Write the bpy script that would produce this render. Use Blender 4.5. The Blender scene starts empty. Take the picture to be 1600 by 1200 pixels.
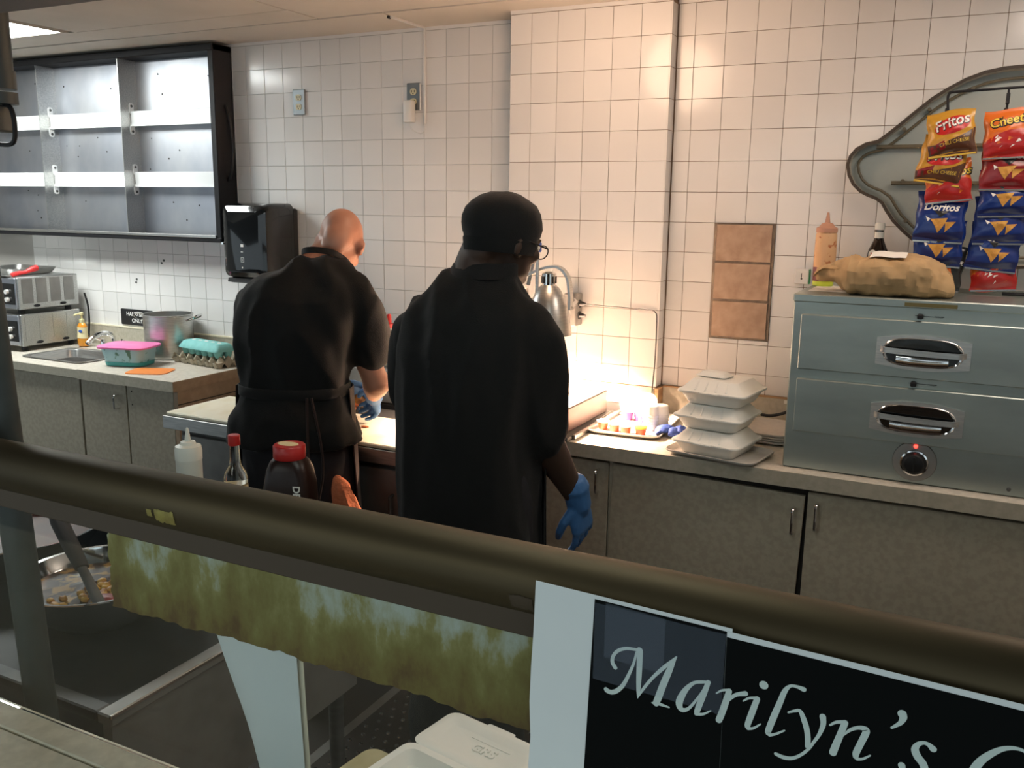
import bpy, bmesh, math, random
from mathutils import Vector, Matrix, noise, Euler
PI = math.pi
R = math.radians
SC = bpy.context.scene
COL = SC.collection
random.seed(7)

# ------------------------------------------------------------------ camera
cam = bpy.data.cameras.new('camera'); camo = bpy.data.objects.new('camera', cam); COL.objects.link(camo)
cam.sensor_width = 36; cam.lens = 31.615; cam.clip_start = .02
_f = Vector((-.4392, .8767, -.1953)).normalized(); _r = Vector((.8934, .4496, .0135)); _r = (_r - _f*_r.dot(_f)).normalized(); _u = _r.cross(_f)
camo.matrix_world = Matrix(((_r.x, _u.x, -_f.x, 2.92), (_r.y, _u.y, -_f.y, -3.4151), (_r.z, _u.z, -_f.z, 1.6949), (0, 0, 0, 1)))
SC.camera = camo
# ------------------------------------------------------------------ world, lights, exposure
wd = bpy.data.worlds.new('world'); SC.world = wd; wd.use_nodes = True
wd.node_tree.nodes['Background'].inputs[0].default_value = (.74, .86, .92, 1)
wd.node_tree.nodes['Background'].inputs[1].default_value = .85
SC.view_settings.view_transform = 'Standard'; SC.view_settings.look = 'None'
SC.view_settings.gamma = 1; SC.view_settings.exposure = 0.25; SC.view_settings.use_curve_mapping = False
LAMP_W = 9            # bare warm bulb under the kitchen ceiling just above the frame
PANEL_E = 21.0          # fluorescent ceiling panel
BULB_E = 40.0
SPOT_W = 430            # light of each heat lamp         # heat lamp bulbs
def area(name, loc, rot, sx, sy, power, color):
    l = bpy.data.lights.new(name, 'AREA'); l.shape = 'RECTANGLE'; l.size = sx; l.size_y = sy; l.energy = power; l.color = color
    o = bpy.data.objects.new(name, l); COL.objects.link(o); o.location = loc; o.rotation_euler = rot
    return o
# ceiling fixtures of the kitchen beyond the right end of the frame and of the customers' side
area('ceiling_light', (3.3, -.9, 2.40), (0, 0, 0), .6, .6, 9, (1, .84, .72))
area('ceiling_light', (1.2, -4.6, 2.15), (0, 0, 0), 1.2, .6, 16, (.92, 1, .95))

area('service_light', (2.3, -2.25, 2.16), (0, 0, 0), .6, .6, 4.5, (.94, 1, .93))   # fitting in the bulkhead over the serving line
# ------------------------------------------------------------------ materials
def lin(h):
    h = h.lstrip('#'); o = []
    for i in (0, 2, 4):
        c = int(h[i:i+2], 16)/255; o.append(c/12.92 if c <= .04045 else ((c+.055)/1.055)**2.4)
    return (*o, 1)
M = {}
def mat(name, col, rough=.5, metal=0, col2=None, scale=8, stretch=(1, 1, 1), detail=4, lo=.35, hi=.65, bump=0, bscale=None,
        spec=.5, trans=0, emit=None, estr=0, coat=0, sheen=0, rvar=0, ior=1.5, rand=0, alpha=1):
    m = bpy.data.materials.new(name); m.use_nodes = True; nt = m.node_tree; b = nt.nodes['Principled BSDF']
    c = lin(col) if isinstance(col, str) else (*col, 1)
    b.inputs['Base Color'].default_value = c; b.inputs['Roughness'].default_value = rough; b.inputs['Metallic'].default_value = metal
    b.inputs['Specular IOR Level'].default_value = spec; b.inputs['Transmission Weight'].default_value = trans; b.inputs['IOR'].default_value = ior
    b.inputs['Coat Weight'].default_value = coat; b.inputs['Sheen Weight'].default_value = sheen; b.inputs['Alpha'].default_value = alpha
    if emit:
        b.inputs['Emission Color'].default_value = lin(emit) if isinstance(emit, str) else (*emit, 1); b.inputs['Emission Strength'].default_value = estr
    if col2 or bump or rvar:
        tc = nt.nodes.new('ShaderNodeTexCoord'); mp = nt.nodes.new('ShaderNodeMapping'); nt.links.new(tc.outputs['Object'], mp.inputs[0])
        mp.inputs['Scale'].default_value = stretch
        n = nt.nodes.new('ShaderNodeTexNoise'); n.inputs['Scale'].default_value = scale; n.inputs['Detail'].default_value = detail
        nt.links.new(mp.outputs[0], n.inputs['Vector'])
        mr = nt.nodes.new('ShaderNodeMapRange'); mr.inputs[1].default_value = lo; mr.inputs[2].default_value = hi
        nt.links.new(n.outputs['Fac'], mr.inputs[0])
        if col2:
            mx = nt.nodes.new('ShaderNodeMix'); mx.data_type = 'RGBA'; mx.inputs[6].default_value = c
            mx.inputs[7].default_value = lin(col2) if isinstance(col2, str) else (*col2, 1)
            nt.links.new(mr.outputs[0], mx.inputs[0]); nt.links.new(mx.outputs[2], b.inputs['Base Color'])
        if rvar:
            r2 = nt.nodes.new('ShaderNodeMapRange'); r2.inputs[3].default_value = rough; r2.inputs[4].default_value = rough+rvar
            nt.links.new(n.outputs['Fac'], r2.inputs[0]); nt.links.new(r2.outputs[0], b.inputs['Roughness'])
        if bump:
            nb = nt.nodes.new('ShaderNodeTexNoise'); nb.inputs['Scale'].default_value = bscale or scale; nb.inputs['Detail'].default_value = 3
            nt.links.new(mp.outputs[0], nb.inputs['Vector'])
            bp = nt.nodes.new('ShaderNodeBump'); bp.inputs['Strength'].default_value = bump; bp.inputs['Distance'].default_value = .004
            nt.links.new(nb.outputs['Fac'], bp.inputs['Height']); nt.links.new(bp.outputs[0], b.inputs['Normal'])
    if rand:
        oi = nt.nodes.new('ShaderNodeObjectInfo'); hs = nt.nodes.new('ShaderNodeHueSaturation')
        mr = nt.nodes.new('ShaderNodeMapRange'); mr.inputs[3].default_value = 1-rand; mr.inputs[4].default_value = 1+rand*.4
        nt.links.new(oi.outputs['Random'], mr.inputs[0]); nt.links.new(mr.outputs[0], hs.inputs['Value'])
        old = b.inputs['Base Color'].links
        if old: nt.links.new(old[0].from_socket, hs.inputs['Color'])
        else: hs.inputs['Color'].default_value = c
        nt.links.new(hs.outputs[0], b.inputs['Base Color'])
    M[name] = m
    return m
mat('tile_white', (.755, .745, .725), .16, rand=.07, bump=.05, bscale=9, spec=.5)
mat('grout_grey', (.50, .48, .45), .9)
mat('grout_brown', (.30, .215, .145), .9, col2=(.20, .135, .085), scale=14)
mat('patch_tile', (.36, .255, .18), .55, col2=(.26, .17, .115), scale=22, detail=6)
mat('patch_grout', (.12, .095, .075), .9, col2=(.2, .16, .12), scale=40)
mat('ceiling', (.62, .57, .50), .9, col2=(.57, .52, .45), scale=3)
mat('ceiling_dark', (.13, .125, .115), .8)
mat('plaster', (.45, .44, .42), .9)
mat('quarry', (.028, .024, .022), .45, col2=(.045, .035, .03), scale=6)
mat('floor_lobby', (.05, .048, .045), .7)
mat('panel_light', (1, 1, 1), .5, emit=(.95, 1.0, .98), estr=PANEL_E)
mat('steel', (.62, .61, .58), .28, 1, col2=(.5, .5, .49), scale=20, stretch=(1, 1, 14), rvar=.12)
mat('steel_h', (.60, .60, .58), .3, 1, col2=(.46, .47, .46), scale=14, stretch=(1, 10, 16), rvar=.15)
mat('steel_back', (.55, .56, .58), .33, 1, col2=(.38, .40, .45), scale=4, stretch=(1, 1, .6), rvar=.2)
mat('steel_oven', (.42, .47, .44), .38, 1, col2=(.33, .37, .35), scale=3, stretch=(1, 1, 3), rvar=.12)
mat('steel_dark', (.16, .16, .155), .5, .8, col2=(.11, .11, .11), scale=7, stretch=(1, 1, 5), rvar=.15)
mat('steel_dull', (.33, .325, .31), .5, .7, col2=(.25, .245, .235), scale=9)
mat('steel_base', (.20, .17, .15), .5, .5)
mat('steel_top', (.90, .88, .85), .36, 1, rvar=.1, scale=30)
mat('chrome', (.8, .8, .8), .09, 1)
mat('alu_white', (.88, .89, .88), .35, .2)
mat('black_metal', (.010, .010, .012), .55, spec=.25)
mat('black_gloss', (.006, .007, .008), .10, coat=.3)
mat('black_plastic', (.012, .012, .013), .5, spec=.3)
mat('black_top', (.008, .009, .009), .5, spec=.2)
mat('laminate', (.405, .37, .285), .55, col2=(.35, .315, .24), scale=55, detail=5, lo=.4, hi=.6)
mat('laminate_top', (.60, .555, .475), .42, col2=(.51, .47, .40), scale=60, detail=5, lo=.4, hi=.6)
mat('laminate_edge', (.46, .425, .34), .5, col2=(.39, .36, .28), scale=60)
mat('laminate_side', (.40, .29, .19), .55, col2=(.34, .24, .155), scale=30)
mat('seam_dark', (.02, .017, .014), .8)
mat('ledge', (.60, .565, .43), .5, col2=(.50, .47, .35), scale=45, detail=5)
mat('wood_raw', (.42, .26, .13), .7, col2=(.3, .17, .08), scale=10, stretch=(1, 1, 6))
mat('board_cream', (.80, .77, .62), .5, col2=(.70, .62, .40), scale=7, lo=.5, hi=.75)
mat('board_old', (.47, .44, .27), .6, col2=(.40, .36, .2), scale=18)
mat('bronze', (.085, .066, .036), .48, .85, col2=(.055, .042, .022), scale=5, stretch=(.35, 4, 4), rvar=.12)
mat('brass_worn', (.42, .37, .12), .42, .8, col2=(.3, .26, .09), scale=60)
mat('bronze_dull', (.060, .043, .026), .65, .2)
mat('conduit', (.075, .085, .08), .5, .4)
mat('post_metal', (.065, .073, .068), .5, .4, col2=(.045, .052, .048), scale=12, rvar=.1)
mat('glass', (.93, .96, .95), .0, trans=1, ior=1.3)
mat('glass_clear', (.95, .97, .95), .03, trans=1, ior=1.33)
def residue():
    m = bpy.data.materials.new('residue'); m.use_nodes = True; nt = m.node_tree; b = nt.nodes['Principled BSDF']; N = nt.nodes.new; L = nt.links.new
    tc = N('ShaderNodeTexCoord'); mp = N('ShaderNodeMapping'); L(tc.outputs['Object'], mp.inputs[0]); mp.inputs['Scale'].default_value = (1, 1, .55)
    n1 = N('ShaderNodeTexNoise'); n1.inputs['Scale'].default_value = 15; n1.inputs['Detail'].default_value = 9; n1.inputs['Roughness'].default_value = .62; L(mp.outputs[0], n1.inputs['Vector'])
    sp = N('ShaderNodeSeparateXYZ'); L(tc.outputs['Object'], sp.inputs[0])
    mr = N('ShaderNodeMapRange'); mr.inputs[1].default_value = .225; mr.inputs[2].default_value = .345; mr.inputs[3].default_value = -.17; mr.inputs[4].default_value = .13; L(sp.outputs[2], mr.inputs[0])
    ad = N('ShaderNodeMath'); ad.operation = 'ADD'; L(n1.outputs['Fac'], ad.inputs[0]); L(mr.outputs[0], ad.inputs[1])
    cr = N('ShaderNodeValToRGB'); e = cr.color_ramp.elements; e[0].position = .30; e[0].color = (.085, .052, .012, 1); e[1].position = .74; e[1].color = (.33, .39, .33, 1)
    for p, c in ((.40, (.125, .10, .022, 1)), (.52, (.150, .140, .036, 1)), (.60, (.20, .195, .065, 1)), (.655, (.27, .30, .20, 1))): q = e.new(p); q.color = c
    L(ad.outputs[0], cr.inputs[0]); L(cr.outputs[0], b.inputs['Base Color']); b.inputs['Roughness'].default_value = .75
    bp = N('ShaderNodeBump'); bp.inputs['Strength'].default_value = .6; bp.inputs['Distance'].default_value = .004; L(n1.outputs['Fac'], bp.inputs['Height']); L(bp.outputs[0], b.inputs['Normal'])
    M['residue'] = m
residue()
mat('residue_edge', (.16, .10, .02), .8, col2=(.3, .24, .08), scale=60)
mat('paper', (.74, .80, .79), .8, col2=(.70, .76, .76), scale=6)
mat('paper_cream', (.72, .66, .50), .8)
mat('paper_white', (.80, .78, .72), .8)
mat('ink', (.003, .004, .004), .7, spec=.08)
mat('letter', (.55, .66, .62), .6)
mat('tape', (.5, .6, .75), .15, trans=.0, alpha=.08, spec=.7)  # blue puts the sheen of the clear tape into its colour
mat('foam', (.84, .84, .79), .55)
mat('foam_warm', (.86, .84, .78), .6)
mat('tray_grey', (.50, .48, .44), .5, col2=(.45, .43, .40), scale=50)
mat('tray_white', (.88, .86, .82), .45)
mat('skin_light', (.50, .25, .165), .5, col2=(.42, .19, .12), scale=9, detail=5)
mat('skin_dark', (.045, .022, .013), .6, col2=(.036, .018, .010), scale=9)
mat('hair_dark', (.012, .009, .008), .8)
mat('cloth_black', (.0075, .008, .008), .9, sheen=.06, bump=.25, bscale=320, spec=.2)
mat('cloth_black2', (.010, .010, .010), .9, sheen=.08, bump=.25, bscale=300, spec=.2)
mat('cloth_black_lit', (.030, .018, .016), .9, sheen=.1, bump=.25, bscale=300, spec=.2)  # black apron cloth, the warm light on it coloured in as brown
mat('cloth_pants', (.009, .009, .012), .85)
mat('leather', (.01, .01, .01), .5)
mat('glove_blue', (.045, .15, .36), .5, col2=(.035, .125, .31), scale=14, bump=.3, bscale=45)
mat('cloth_blue', (.06, .13, .50), .7, col2=(.05, .1, .4), scale=20, bump=.4, bscale=60)
mat('towel', (.60, .19, .085), .9, col2=(.52, .15, .065), scale=50, bump=.8, bscale=130)
mat('red_plastic', (.42, .02, .018), .35)
mat('red_bright', (.75, .04, .04), .35)
mat('bottle_milk', (.74, .76, .68), .4)
mat('vinegar', (.52, .42, .22), .3)
mat('label_cream', (.66, .55, .30), .6)
mat('honey', (.016, .006, .004), .35, spec=.3)
mat('label_white', (.72, .72, .66), .6)
mat('pink', (.80, .19, .45), .35)
mat('tub', (.30, .50, .55), .4, col2=(.07, .17, .12), scale=26, detail=3, lo=.56, hi=.62)
mat('teal', (.05, .34, .33), .4)
mat('orange', (.80, .25, .055), .4)
mat('egg_teal', (.22, .55, .53), .7, col2=(.19, .50, .48), scale=40)
mat('pulp', (.44, .39, .30), .9, col2=(.36, .32, .24), scale=40)
mat('soap', (.75, .30, .03), .25)
mat('soap_label', (.80, .70, .42), .5)
mat('soap_blue', (.03, .10, .42), .4)
mat('pump', (.72, .66, .36), .4)
mat('sign_black', (.01, .01, .011), .5)
mat('white_print', (.78, .78, .76), .6)
mat('plate_grey', (.22, .24, .25), .35, .8)
mat('ivory', (.62, .56, .36), .45)
mat('white_plastic', (.72, .71, .68), .4)
mat('green_plastic', (.02, .22, .07), .5)
mat('meat', (.50, .15, .05), .5, col2=(.18, .05, .02), scale=24, detail=6, bump=1, bscale=40)
mat('meat_bark', (.45, .23, .06), .55, col2=(.10, .035, .015), scale=30, detail=6)
mat('olive_bowl', (.09, .11, .08), .35)
mat('sauce', (.42, .13, .03), .3, col2=(.62, .35, .15), scale=40, lo=.5, hi=.62)
mat('sauce_squeeze', (.66, .40, .21), .4, col2=(.45, .15, .05), scale=42, detail=2, lo=.60, hi=.66)
mat('sauce_low', (.13, .03, .03), .35)
mat('nozzle', (.50, .26, .17), .4)
mat('yellow_green', (.52, .62, .05), .4)
mat('bbq', (.012, .006, .004), .1, coat=.4)
mat('kraft', (.47, .31, .155), .8, col2=(.41, .265, .125), scale=12, bump=.5, bscale=22)
mat('cloud_panel', (.40, .44, .41), .5, col2=(.34, .38, .355), scale=3)
mat('cloud_rim', (.55, .51, .43), .45, col2=(.44, .40, .32), scale=8)
mat('cloud_edge', (.04, .028, .018), .6)
mat('cloud_tube', (.13, .11, .07), .5)
mat('bag_yellow', (.50, .25, .025), .28)
mat('bag_gold', (.56, .36, .05), .3)
mat('bag_brown', (.07, .026, .012), .28)
mat('bag_red', (.36, .014, .012), .28)
mat('bag_dkred', (.20, .010, .012), .26)
mat('bag_orange', (.56, .12, .014), .28)
mat('bag_blue', (.007, .026, .16), .24)
mat('bag_navy', (.006, .012, .08), .26)
mat('bag_black', (.02, .022, .022), .26)
mat('print_white', (.75, .72, .68), .4)
mat('print_red', (.45, .012, .012), .35)
mat('print_yellow', (.70, .48, .05), .4)
mat('print_black', (.01, .01, .01), .4)
mat('chip', (.58, .30, .05), .6, col2=(.44, .19, .03), scale=60)
mat('silver', (.55, .55, .55), .25, 1)
mat('brass_plate', (.20, .155, .06), .45, .6)
mat('led_red', (.9, .02, .02), .3, emit=(1, .03, .02), estr=6)
mat('bulb', (1, .95, .85), .3, emit=(1.0, .55, .24), estr=BULB_E)
mat('rubber', (.022, .018, .016), .6)
mat('food_black', (.035, .014, .008), .55, col2=(.35, .19, .03), scale=30, detail=5, lo=.5, hi=.6)
mat('food_bits', (.55, .33, .04), .5, col2=(.3, .1, .02), scale=30)
mat('food_red', (.25, .014, .012), .5)
mat('food_brown', (.13, .035, .012), .5, col2=(.08, .02, .01), scale=12)
mat('purple', (.28, .05, .20), .4)
mat('magenta', (.55, .08, .22), .4)
mat('cup_red', (.52, .10, .04), .4)
mat('lid_clear', (.85, .83, .80), .25)

# ------------------------------------------------------------------ mesh helpers
def V(*a): return Vector(a if len(a) > 1 else a[0])
def bx(bm, x0, x1, y0, y1, z0, z1, bev=0, seg=1, mtx=None):
    vs = [bm.verts.new((x, y, z)) for x in (x0, x1) for y in (y0, y1) for z in (z0, z1)]
    fs = [bm.faces.new([vs[i] for i in q]) for q in ((0, 1, 3, 2), (4, 6, 7, 5), (0, 4, 5, 1), (2, 3, 7, 6), (0, 2, 6, 4), (1, 5, 7, 3))]
    geo = vs
    if bev:
        es = list({e for f in fs for e in f.edges})
        r = bmesh.ops.bevel(bm, geom=es, offset=bev, segments=seg, affect='EDGES', profile=.5)
        geo = list({v for f in r['faces'] for v in f.verts} | {v for v in vs if v.is_valid})
        # collect linked island
        seen = set(geo); st = list(geo)
        while st:
            v = st.pop()
            for e in v.link_edges:
                o = e.other_vert(v)
                if o not in seen: seen.add(o); st.append(o)
        geo = list(seen)
    if mtx is not None: bmesh.ops.transform(bm, matrix=mtx, verts=geo)
    return geo
def ring(bm, c, u, v, n, pw=2.0, a0=0):
    out = []
    for i in range(n):
        a = a0+2*PI*i/n; ca, sa = math.cos(a), math.sin(a)
        if pw != 2:
            ca = math.copysign(abs(ca)**(2/pw), ca); sa = math.copysign(abs(sa)**(2/pw), sa)
        out.append(bm.verts.new(c+u*ca+v*sa))
    return out
def skin_rings(bm, rs, cap0=True, cap1=True):
    n = len(rs[0])
    for a, b in zip(rs, rs[1:]):
        for i in range(n):
            j = (i+1) % n
            bm.faces.new((a[i], a[j], b[j], b[i]))
    if cap0: bm.faces.new(rs[0][::-1])
    if cap1: bm.faces.new(rs[-1])
def loft(bm, secs, n=16, pw=2.0, cap=True):
    rs = [ring(bm, V(c), V(u), V(v), n, pw) for c, u, v in secs]
    skin_rings(bm, rs, cap, cap)
def lathe(bm, prof, c=(0, 0, 0), n=24, sx=1, sy=1, cap0=True, cap1=True, pw=2.0):
    c = V(c); rs = []
    for r, z in prof:
        rs.append(ring(bm, c+V(0, 0, z), V(max(r, 1e-4)*sx, 0, 0), V(0, max(r, 1e-4)*sy, 0), n, pw))
    skin_rings(bm, rs, cap0, cap1)
def frames(pts, closed=False):
    P = [V(p) for p in pts]; T = []
    for i in range(len(P)):
        a = P[max(i-1, 0)]; b = P[min(i+1, len(P)-1)]
        if closed: a = P[i-1]; b = P[(i+1) % len(P)]
        T.append((b-a).normalized())
    ref = V(0, 0, 1) if abs(T[0].z) < .9 else V(0, 1, 0)
    u = T[0].cross(ref).normalized(); out = []
    for p, t in zip(P, T):
        u = (u-t*u.dot(t)).normalized(); out.append((p, u, t.cross(u)))
    return out
def tube(bm, pts, r, n=8, closed=False, sq=1):
    fr = frames(pts, closed); rr = r if isinstance(r, (list, tuple)) else [r]*len(pts)
    rs = [ring(bm, p, u*q, v*q*sq, n) for (p, u, v), q in zip(fr, rr)]
    if closed: skin_rings(bm, rs+[rs[0]], False, False)
    else: skin_rings(bm, rs)
def arc(c, u, v, a0, a1, n):
    c, u, v = V(c), V(u), V(v)
    return [c+u*math.cos(a0+(a1-a0)*i/n)+v*math.sin(a0+(a1-a0)*i/n) for i in range(n+1)]
def spline(pts, k=6):
    P = [V(p) for p in pts]; P = [P[0]*2-P[1]]+P+[P[-1]*2-P[-2]]; out = []
    for i in range(1, len(P)-2):
        for j in range(k):
            t = j/k; a, b, c, d = P[i-1:i+3]
            out.append(.5*((2*b)+(c-a)*t+(2*a-5*b+4*c-d)*t*t+(3*b-a-3*c+d)*t**3))
    return out+[P[-2]]
def prism(bm, poly, ax, a0, a1):
    """polygon in the two other axes extruded along axis ax (0,1,2)"""
    def mk(p, a):
        q = list(p); q.insert(ax, a); return bm.verts.new(q)
    A = [mk(p, a0) for p in poly]; B = [mk(p, a1) for p in poly]; n = len(poly)
    for i in range(n): bm.faces.new((A[i], A[(i+1) % n], B[(i+1) % n], B[i]))
    bm.faces.new(A[::-1]); bm.faces.new(B)
def rrect(x0, x1, z0, z1, r, n=5):
    o = []
    for cx, cz, a in ((x1-r, z1-r, 0), (x0+r, z1-r, PI/2), (x0+r, z0+r, PI), (x1-r, z0+r, 1.5*PI)):
        for i in range(n+1): o.append((cx+r*math.cos(a+PI/2*i/n), cz+r*math.sin(a+PI/2*i/n)))
    return o
def uvs(bm, c, rx, ry=None, rz=None, u=12, v=8, mtx=None):
    r = bmesh.ops.create_uvsphere(bm, u_segments=u, v_segments=v, radius=1)
    S = Matrix.Translation(V(c)) @ (mtx or Matrix()) @ Matrix.Diagonal((rx, ry or rx, rz or rx, 1))
    bmesh.ops.transform(bm, matrix=S, verts=r['verts']); return r['verts']
def NB(): return bmesh.new()
def mesh_of(name, bm, m, smooth=False, off=None):
    bmesh.ops.recalc_face_normals(bm, faces=bm.faces)
    me = bpy.data.meshes.new(name)
    if off is not None: bmesh.ops.translate(bm, verts=bm.verts, vec=-V(off))
    bm.to_mesh(me); bm.free()
    if smooth:
        for p in me.polygons: p.use_smooth = True
        if smooth != 2:
            try: me.set_sharp_from_angle(angle=R(smooth if smooth > 2 else 38))
            except Exception: pass
    me.materials.append(M[m] if isinstance(m, str) else m)
    return me
def link(o):
    COL.objects.link(o); return o
def thing(name, label, cat, loc=(0, 0, 0), rz=0, group=None):
    o = link(bpy.data.objects.new(name, None)); o.location = loc; o.rotation_euler = (0, 0, rz); o.empty_display_size = .05
    o['label'] = label; o['category'] = cat
    if group: o['group'] = group
    return o
def part(t, name, bm, m, smooth=False, label=None, world=True, stuff=False):
    """world=True: geometry written in world coordinates of an unrotated thing"""
    root = t
    while root.parent: root = root.parent
    o = link(bpy.data.objects.new(name, mesh_of(name, bm, m, smooth, root.location if world else None))); o.parent = t
    if label: o['label'] = label
    if stuff: o['kind'] = 'stuff'
    return o
def solo(name, label, cat, bm, m, loc=(0, 0, 0), smooth=False, group=None, world=True):
    o = link(bpy.data.objects.new(name, mesh_of(name, bm, m, smooth, loc if world else None))); o.location = loc
    o['label'] = label; o['category'] = cat
    if group: o['group'] = group
    return o
def struct(name, bm, m, smooth=False, label=None):
    o = link(bpy.data.objects.new(name, mesh_of(name, bm, m, smooth))); o['kind'] = 'structure'
    if label: o['label'] = label
    return o
def B(*a, **k):
    bm = NB(); bx(bm, *a, **k); return bm
def dup(root, loc, rz=None, label=None):
    r = root.copy(); link(r); r.location = loc
    if rz is not None: r.rotation_euler = (r.rotation_euler[0], r.rotation_euler[1], rz)
    if label: r['label'] = label
    for ch in list(root.children):
        c = ch.copy(); link(c); c.parent = r
        for g in list(ch.children):
            d = g.copy(); link(d); d.parent = c
    return r
def text_bm(s, size, shear=0, extr=.0, bold=0, align='CENTER'):
    cu = bpy.data.curves.new('t', 'FONT'); cu.body = s; cu.size = size; cu.shear = shear; cu.extrude = extr; cu.align_x = align; cu.offset = bold; cu.resolution_u = 3
    o = bpy.data.objects.new('t', cu); link(o); dg = bpy.context.evaluated_depsgraph_get()
    me = bpy.data.meshes.new_from_object(o.evaluated_get(dg)); bm = NB(); bm.from_mesh(me)
    bpy.data.objects.remove(o); bpy.data.meshes.remove(me); bpy.data.curves.remove(cu)
    return bm
def stand_xz(bm, loc, rz=0, sc=1, tilt=0):
    """text lying in XY is stood up to face -Y"""
    bmesh.ops.transform(bm, matrix=Matrix.Translation(V(loc)) @ Matrix.Rotation(rz, 4, 'Z') @ Matrix.Rotation(PI/2, 4, 'X') @ Matrix.Rotation(tilt, 4, 'Z') @ Matrix.Scale(sc, 4), verts=bm.verts)
    return bm
def remeshed(bm, vox, it=4, fac=.5):
    me = bpy.data.meshes.new('tmp'); bmesh.ops.recalc_face_normals(bm, faces=bm.faces); bm.to_mesh(me); bm.free()
    o = bpy.data.objects.new('tmp', me); link(o)
    md = o.modifiers.new('r', 'REMESH'); md.mode = 'VOXEL'; md.voxel_size = vox
    if it:
        sm = o.modifiers.new('s', 'SMOOTH'); sm.factor = fac; sm.iterations = it
    dg = bpy.context.evaluated_depsgraph_get(); me2 = bpy.data.meshes.new_from_object(o.evaluated_get(dg))
    out = NB(); out.from_mesh(me2); bpy.data.objects.remove(o); bpy.data.meshes.remove(me); bpy.data.meshes.remove(me2)
    return out
# ================================================================== SETTING
YP, YR = -.1448, -.0832
CZ = 2.425
struct('floor', B(-3.2, 3.9, -2.62, .1, -.05, 0), 'quarry')
struct('floor_lobby', B(-3.2, 5.0, -6.2, -2.62, -.05, 0), 'floor_lobby')
fl = bpy.data.objects['floor_lobby']
_tl = None
for ix in range(9):
    for iy in range(5):
        if _tl is None: _tl = mesh_of('lobby_tile', B(-.192, .192, -.192, .192, 0, .006, bev=.002), mat('lobby_tile', (.13, .125, .115), .4, col2=(.105, .10, .09), scale=4))
        o = link(bpy.data.objects.new('tile', _tl)); o.parent = fl; o.location = (.4+ix*.4, -5.0+iy*.4, 0)
wl = struct('wall_left', B(-3.3, -3.2, -2.62, .1, 0, 2.6), 'plaster')
wre = struct('wall_right_end', B(3.8, 3.9, -2.62, .1, 0, 2.6), 'plaster')
_tm = {}
def tile_mesh(w, h):
    k = (round(w, 3), round(h, 3))
    if k not in _tm:
        g = .0008; _tm[k] = mesh_of('tile', B(-w/2+g, w/2-g, -.0010, .004, -h/2+g, h/2-g, bev=.0009), 'tile_white', 0)
    return _tm[k]
def tile_wall(wall, xs, zs, y, skip=None, rot=0, fixx=None):
    for xa, xb in zip(xs, xs[1:]):
        for za, zb in zip(zs, zs[1:]):
            if skip and skip(xa, xb, za, zb): continue
            o = link(bpy.data.objects.new('tile', tile_mesh(xb-xa, zb-za))); o.parent = wall
            j = lambda s: random.uniform(-s, s)
            if rot: o.location = (fixx, (xa+xb)/2, (za+zb)/2); o.rotation_euler = (j(.004), 0, PI/2)
            else: o.location = ((xa+xb)/2, y+j(.0004), (za+zb)/2); o.rotation_euler = (j(.006), 0, j(.006))
ZS = [1.017]+[2.30-.11*k for k in range(11, -2, -1)]
# back wall behind the hand sink and the prep table
wb = struct('wall_back', B(-3.2, 1.256, .0025, .1, 0, 2.6), 'grout_grey')
XS = [.11*c for c in range(-17, 12)]+[1.256]
tile_wall(wb, XS, ZS, 0, lambda xa, xb, za, zb: xb < -.33 and za > 1.56)
part(wb, 'splash_panel', B(-.146, 1.256, -.014, .003, 0, 1.016), 'laminate_edge')
part(wb, 'top_strip', B(-3.2, 1.256, -.003, .003, 2.411, 2.425), 'tile_white')
# column standing proud of it
wc = struct('wall_column', B(1.258, 1.8985, YP+.0025, .1, 0, 2.6), 'grout_brown')
tile_wall(wc, [1.256]+[1.8956-.11*c for c in range(5, -1, -1)], ZS, YP)
tile_wall(wc, [YP-.002, YR+.001], ZS, 0, rot=1, fixx=1.8985)
part(wc, 'top_strip', B(1.256, 1.9, YP-.003, YP+.003, 2.411, 2.425), 'tile_white')
# wall beside the drawer warmer
wr = struct('wall_right', B(1.897, 3.8, YR+.0025, .1, 0, 2.6), 'grout_brown')
XR = [1.9035]+[2.2961+.11*c for c in range(-3, 13)]
PX0, PX1, PZ0, PZ1 = 2.076, 2.296, 1.222, 1.640
tile_wall(wr, XR, ZS, YR, lambda xa, xb, za, zb: xa > PX0-.03 and xb < PX1+.03 and za > PZ0-.05 and zb < PZ1+.01)
for xa, xb in ((2.0761, 2.1861), (2.1861, 2.2961)):   # cut tiles under the patch
    o = link(bpy.data.objects.new('tile', tile_mesh(.11, .017))); o.parent = wr; o.location = ((xa+xb)/2, YR, 1.2085)
part(wr, 'top_strip', B(1.9, 3.8, YR-.003, YR+.003, 2.411, 2.425), 'tile_white')
part(wr, 'patch_grout', B(PX0, PX1, YR-.005, YR+.002, PZ0-.003, PZ1), 'patch_grout', label='dark rough grout around three beige stone tiles')
_pm = None
for k in range(3):
    if _pm is None: _pm = mesh_of('patch_tile', B(-.1, .1, -.004, .003, -.0655, .0655, bev=.0015), 'patch_tile')
    o = link(bpy.data.objects.new('patch_tile', _pm)); o.parent = wr; o.location = (2.186, YR-.005, 1.291+k*.1395); o['label'] = 'beige stone-look patch tile'
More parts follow.
